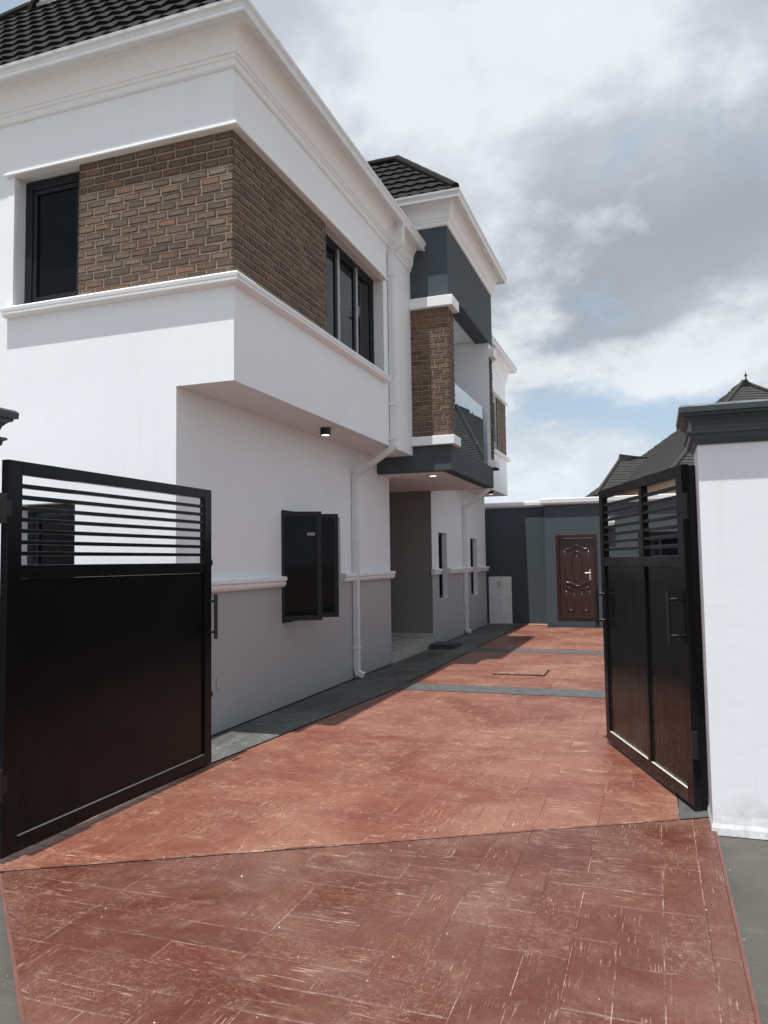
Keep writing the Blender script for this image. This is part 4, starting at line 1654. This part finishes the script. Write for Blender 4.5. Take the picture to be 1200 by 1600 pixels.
# ------------------------------------------------------------------ neighbour's house beyond the wall
APX = Vector((4.41, 41.0, 10.15))
th = rad(15)
cu, su = math.cos(th), math.sin(th)
def L2W(u, v, z):
    return (APX.x + u * cu - v * su, APX.y + u * su + v * cu, APX.z + z)
nh = empty('neighbour_house', (APX.x, APX.y, 0))
tag(nh, "neighbour's house with a steep dark shingled roof rising behind the slate wall", 'house')
s_, ua = 0.9, 5.9
drop = -s_ * ua
va, vb = -1.21 * ua, 4.0 * ua
FL, BL, FR = L2W(-ua, va, drop), L2W(-ua, vb, drop), L2W(ua, va, drop)
e_ = Vector(L2W(0, 1, 0)) - Vector(L2W(0, 0, 0))
up_ = Vector(L2W(1, 0, s_)) - Vector(L2W(0, 0, 0))
gln = math.hypot(ua, drop)
roof_plane(nh, FL, e_, up_, [(0, 0), (-va, gln), (vb - va, 0)][::-1], .27, .36, 'neighbour_tile', lift=.024, wave=.014, sub=4)
e2 = Vector(L2W(1, 0, 0)) - Vector(L2W(0, 0, 0))
up2 = Vector(L2W(0, -va, -drop)) - Vector(L2W(0, 0, 0))
g2n = math.hypot(va, drop)
roof_plane(nh, FL, e2, up2, [(0, 0), (2 * ua, 0), (ua, g2n)], .27, .36, 'neighbour_tile', lift=.024, wave=.014, sub=4)
mb = MB()
mb.quad(L2W(0, 0, 0), FR, L2W(ua, vb, drop))
mb.quad(L2W(0, 0, 0), L2W(ua, vb, drop), BL)
obj('roof', mb, 'neighbour_tile', nh, recalc=False)
ridge_cap(nh, Vector(FL) + Vector((0, 0, .05)), APX + Vector((0, 0, .05)), .10, 'neighbour_tile')
ridge_cap(nh, Vector(FR) + Vector((0, 0, .05)), APX + Vector((0, 0, .05)), .10, 'neighbour_tile')
# wing with its own hipped end
W0 = Vector((-1.62, 45.4, 7.27))
W1 = Vector((0.6, 46.0, 7.27))
wl_f = Vector((-2.86, 42.0, 4.90))
wl_b = Vector((-3.95, 48.8, 4.90))
wr_f = Vector((0.6, 42.9, 4.90))
ed = (wr_f - wl_f)
eu = Vector((ed.x, ed.y, 0)).normalized()
def to2(P_, O_, e0, g0):
    d_ = Vector(P_) - Vector(O_)
    return (d_.dot(e0), d_.dot(g0))
gv = (W0 - wl_f) - eu * (W0 - wl_f).dot(eu)
gv.normalize()
pw = [to2(q_, wl_f, eu, gv) for q_ in (wl_f, wr_f, W1, W0)]
roof_plane(nh, wl_f, eu, gv, pw, .27, .36, 'neighbour_tile', lift=.024, wave=.014, sub=4)
eu3 = (wl_f - wl_b)
eu3.z = 0
eu3.normalize()
gv3 = (W0 - wl_b) - eu3 * (W0 - wl_b).dot(eu3)
gv3.normalize()
pw = [to2(q_, wl_b, eu3, gv3) for q_ in (wl_b, wl_f, W0)]
roof_plane(nh, wl_b, eu3, gv3, pw, .27, .36, 'neighbour_tile', lift=.024, wave=.014, sub=4)
mb = MB()
mb.quad(tuple(wl_b), tuple(W0), tuple(W1), (1.0, 49.8, 4.9))
obj('roof', mb, 'neighbour_tile', nh, recalc=False)
ridge_cap(nh, wl_f + Vector((0, 0, .05)), W0 + Vector((0, 0, .05)), .09, 'neighbour_tile')
ridge_cap(nh, W0 + Vector((0, 0, .05)), W1 + Vector((0, 0, .05)), .09, 'neighbour_tile')
mb = MB()
gx_ = W0 + Vector((-.06, -.02, .28))
mb.quad(W0 + Vector((-.20, -.28, -.30)), W0 + Vector((-.22, .30, -.30)), tuple(gx_))
mb.quad(W0 + Vector((-.20, -.28, -.30)), tuple(gx_), W0 + Vector((.9, .0, .10)))
mb.quad(W0 + Vector((-.22, .30, -.30)), W0 + Vector((.9, .1, .10)), tuple(gx_))
obj('gablet', mb, 'roof_tile', nh, recalc=False)
# gablet and finial on the main peak
mb = MB()
t0, t1, tt = L2W(-.42, -.45, -.42), L2W(.42, -.45, -.42), L2W(0, -.40, .12)
mb.quad(t0, t1, tt)
mb.quad(t0, tt, L2W(0, 1.5, .05), L2W(-.5, .6, -.45))
mb.quad(t1, L2W(.5, .6, -.45), L2W(0, 1.5, .05), tt)
obj('gablet', mb, 'roof_tile', nh, recalc=False)
mb = MB()
c_ = Vector(L2W(0, -.38, .08))
mb.cyl(c_, c_ + Vector((0, 0, .38)), .035, 8, .012)
mb.cyl(c_ + Vector((0, 0, .16)), c_ + Vector((0, 0, .24)), .075, 10, .05)
obj('finial', mb, 'roof_tile', nh)
# walls under the eaves
mb = MB()
def wq(a_, b_, z1):
    mb.quad((a_[0], a_[1], -.06), (b_[0], b_[1], -.06), (b_[0], b_[1], z1), (a_[0], a_[1], z1))
zz = APX.z + drop + .25
ins = .45
c4 = [L2W(-ua + ins, va + ins, 0), L2W(ua - ins, va + ins, 0), L2W(ua - ins, vb - ins, 0), L2W(-ua + ins, vb - ins, 0)]
for i in range(4):
    wq(c4[i], c4[(i + 1) % 4], zz)
wq((-2.4, 42.5), (1.4, 43.5), 5.05)
wq((-3.4, 48.3), (-2.4, 42.5), 5.05)
obj('wall', mb, 'neighbour_paint', nh, recalc=False)
mb = MB()
a_ = Vector((3.89, 42.7, 9.0))
mb.cyl(a_, a_ + Vector((0, 0, 1.15)), .022, 6, .012)
mb.cyl(a_ + Vector((-.16, 0, .80)), a_ + Vector((.16, 0, .80)), .012, 6)
mb.cyl(a_ + Vector((0, 0, 1.0)), a_ + Vector((0, 0, 1.08)), .05, 8, .03)
an = obj('lightning_rod', mb, 'antenna_metal', None)
tag(an, "thin metal lightning rod beside the peak of the neighbour's roof", 'lightning rod')
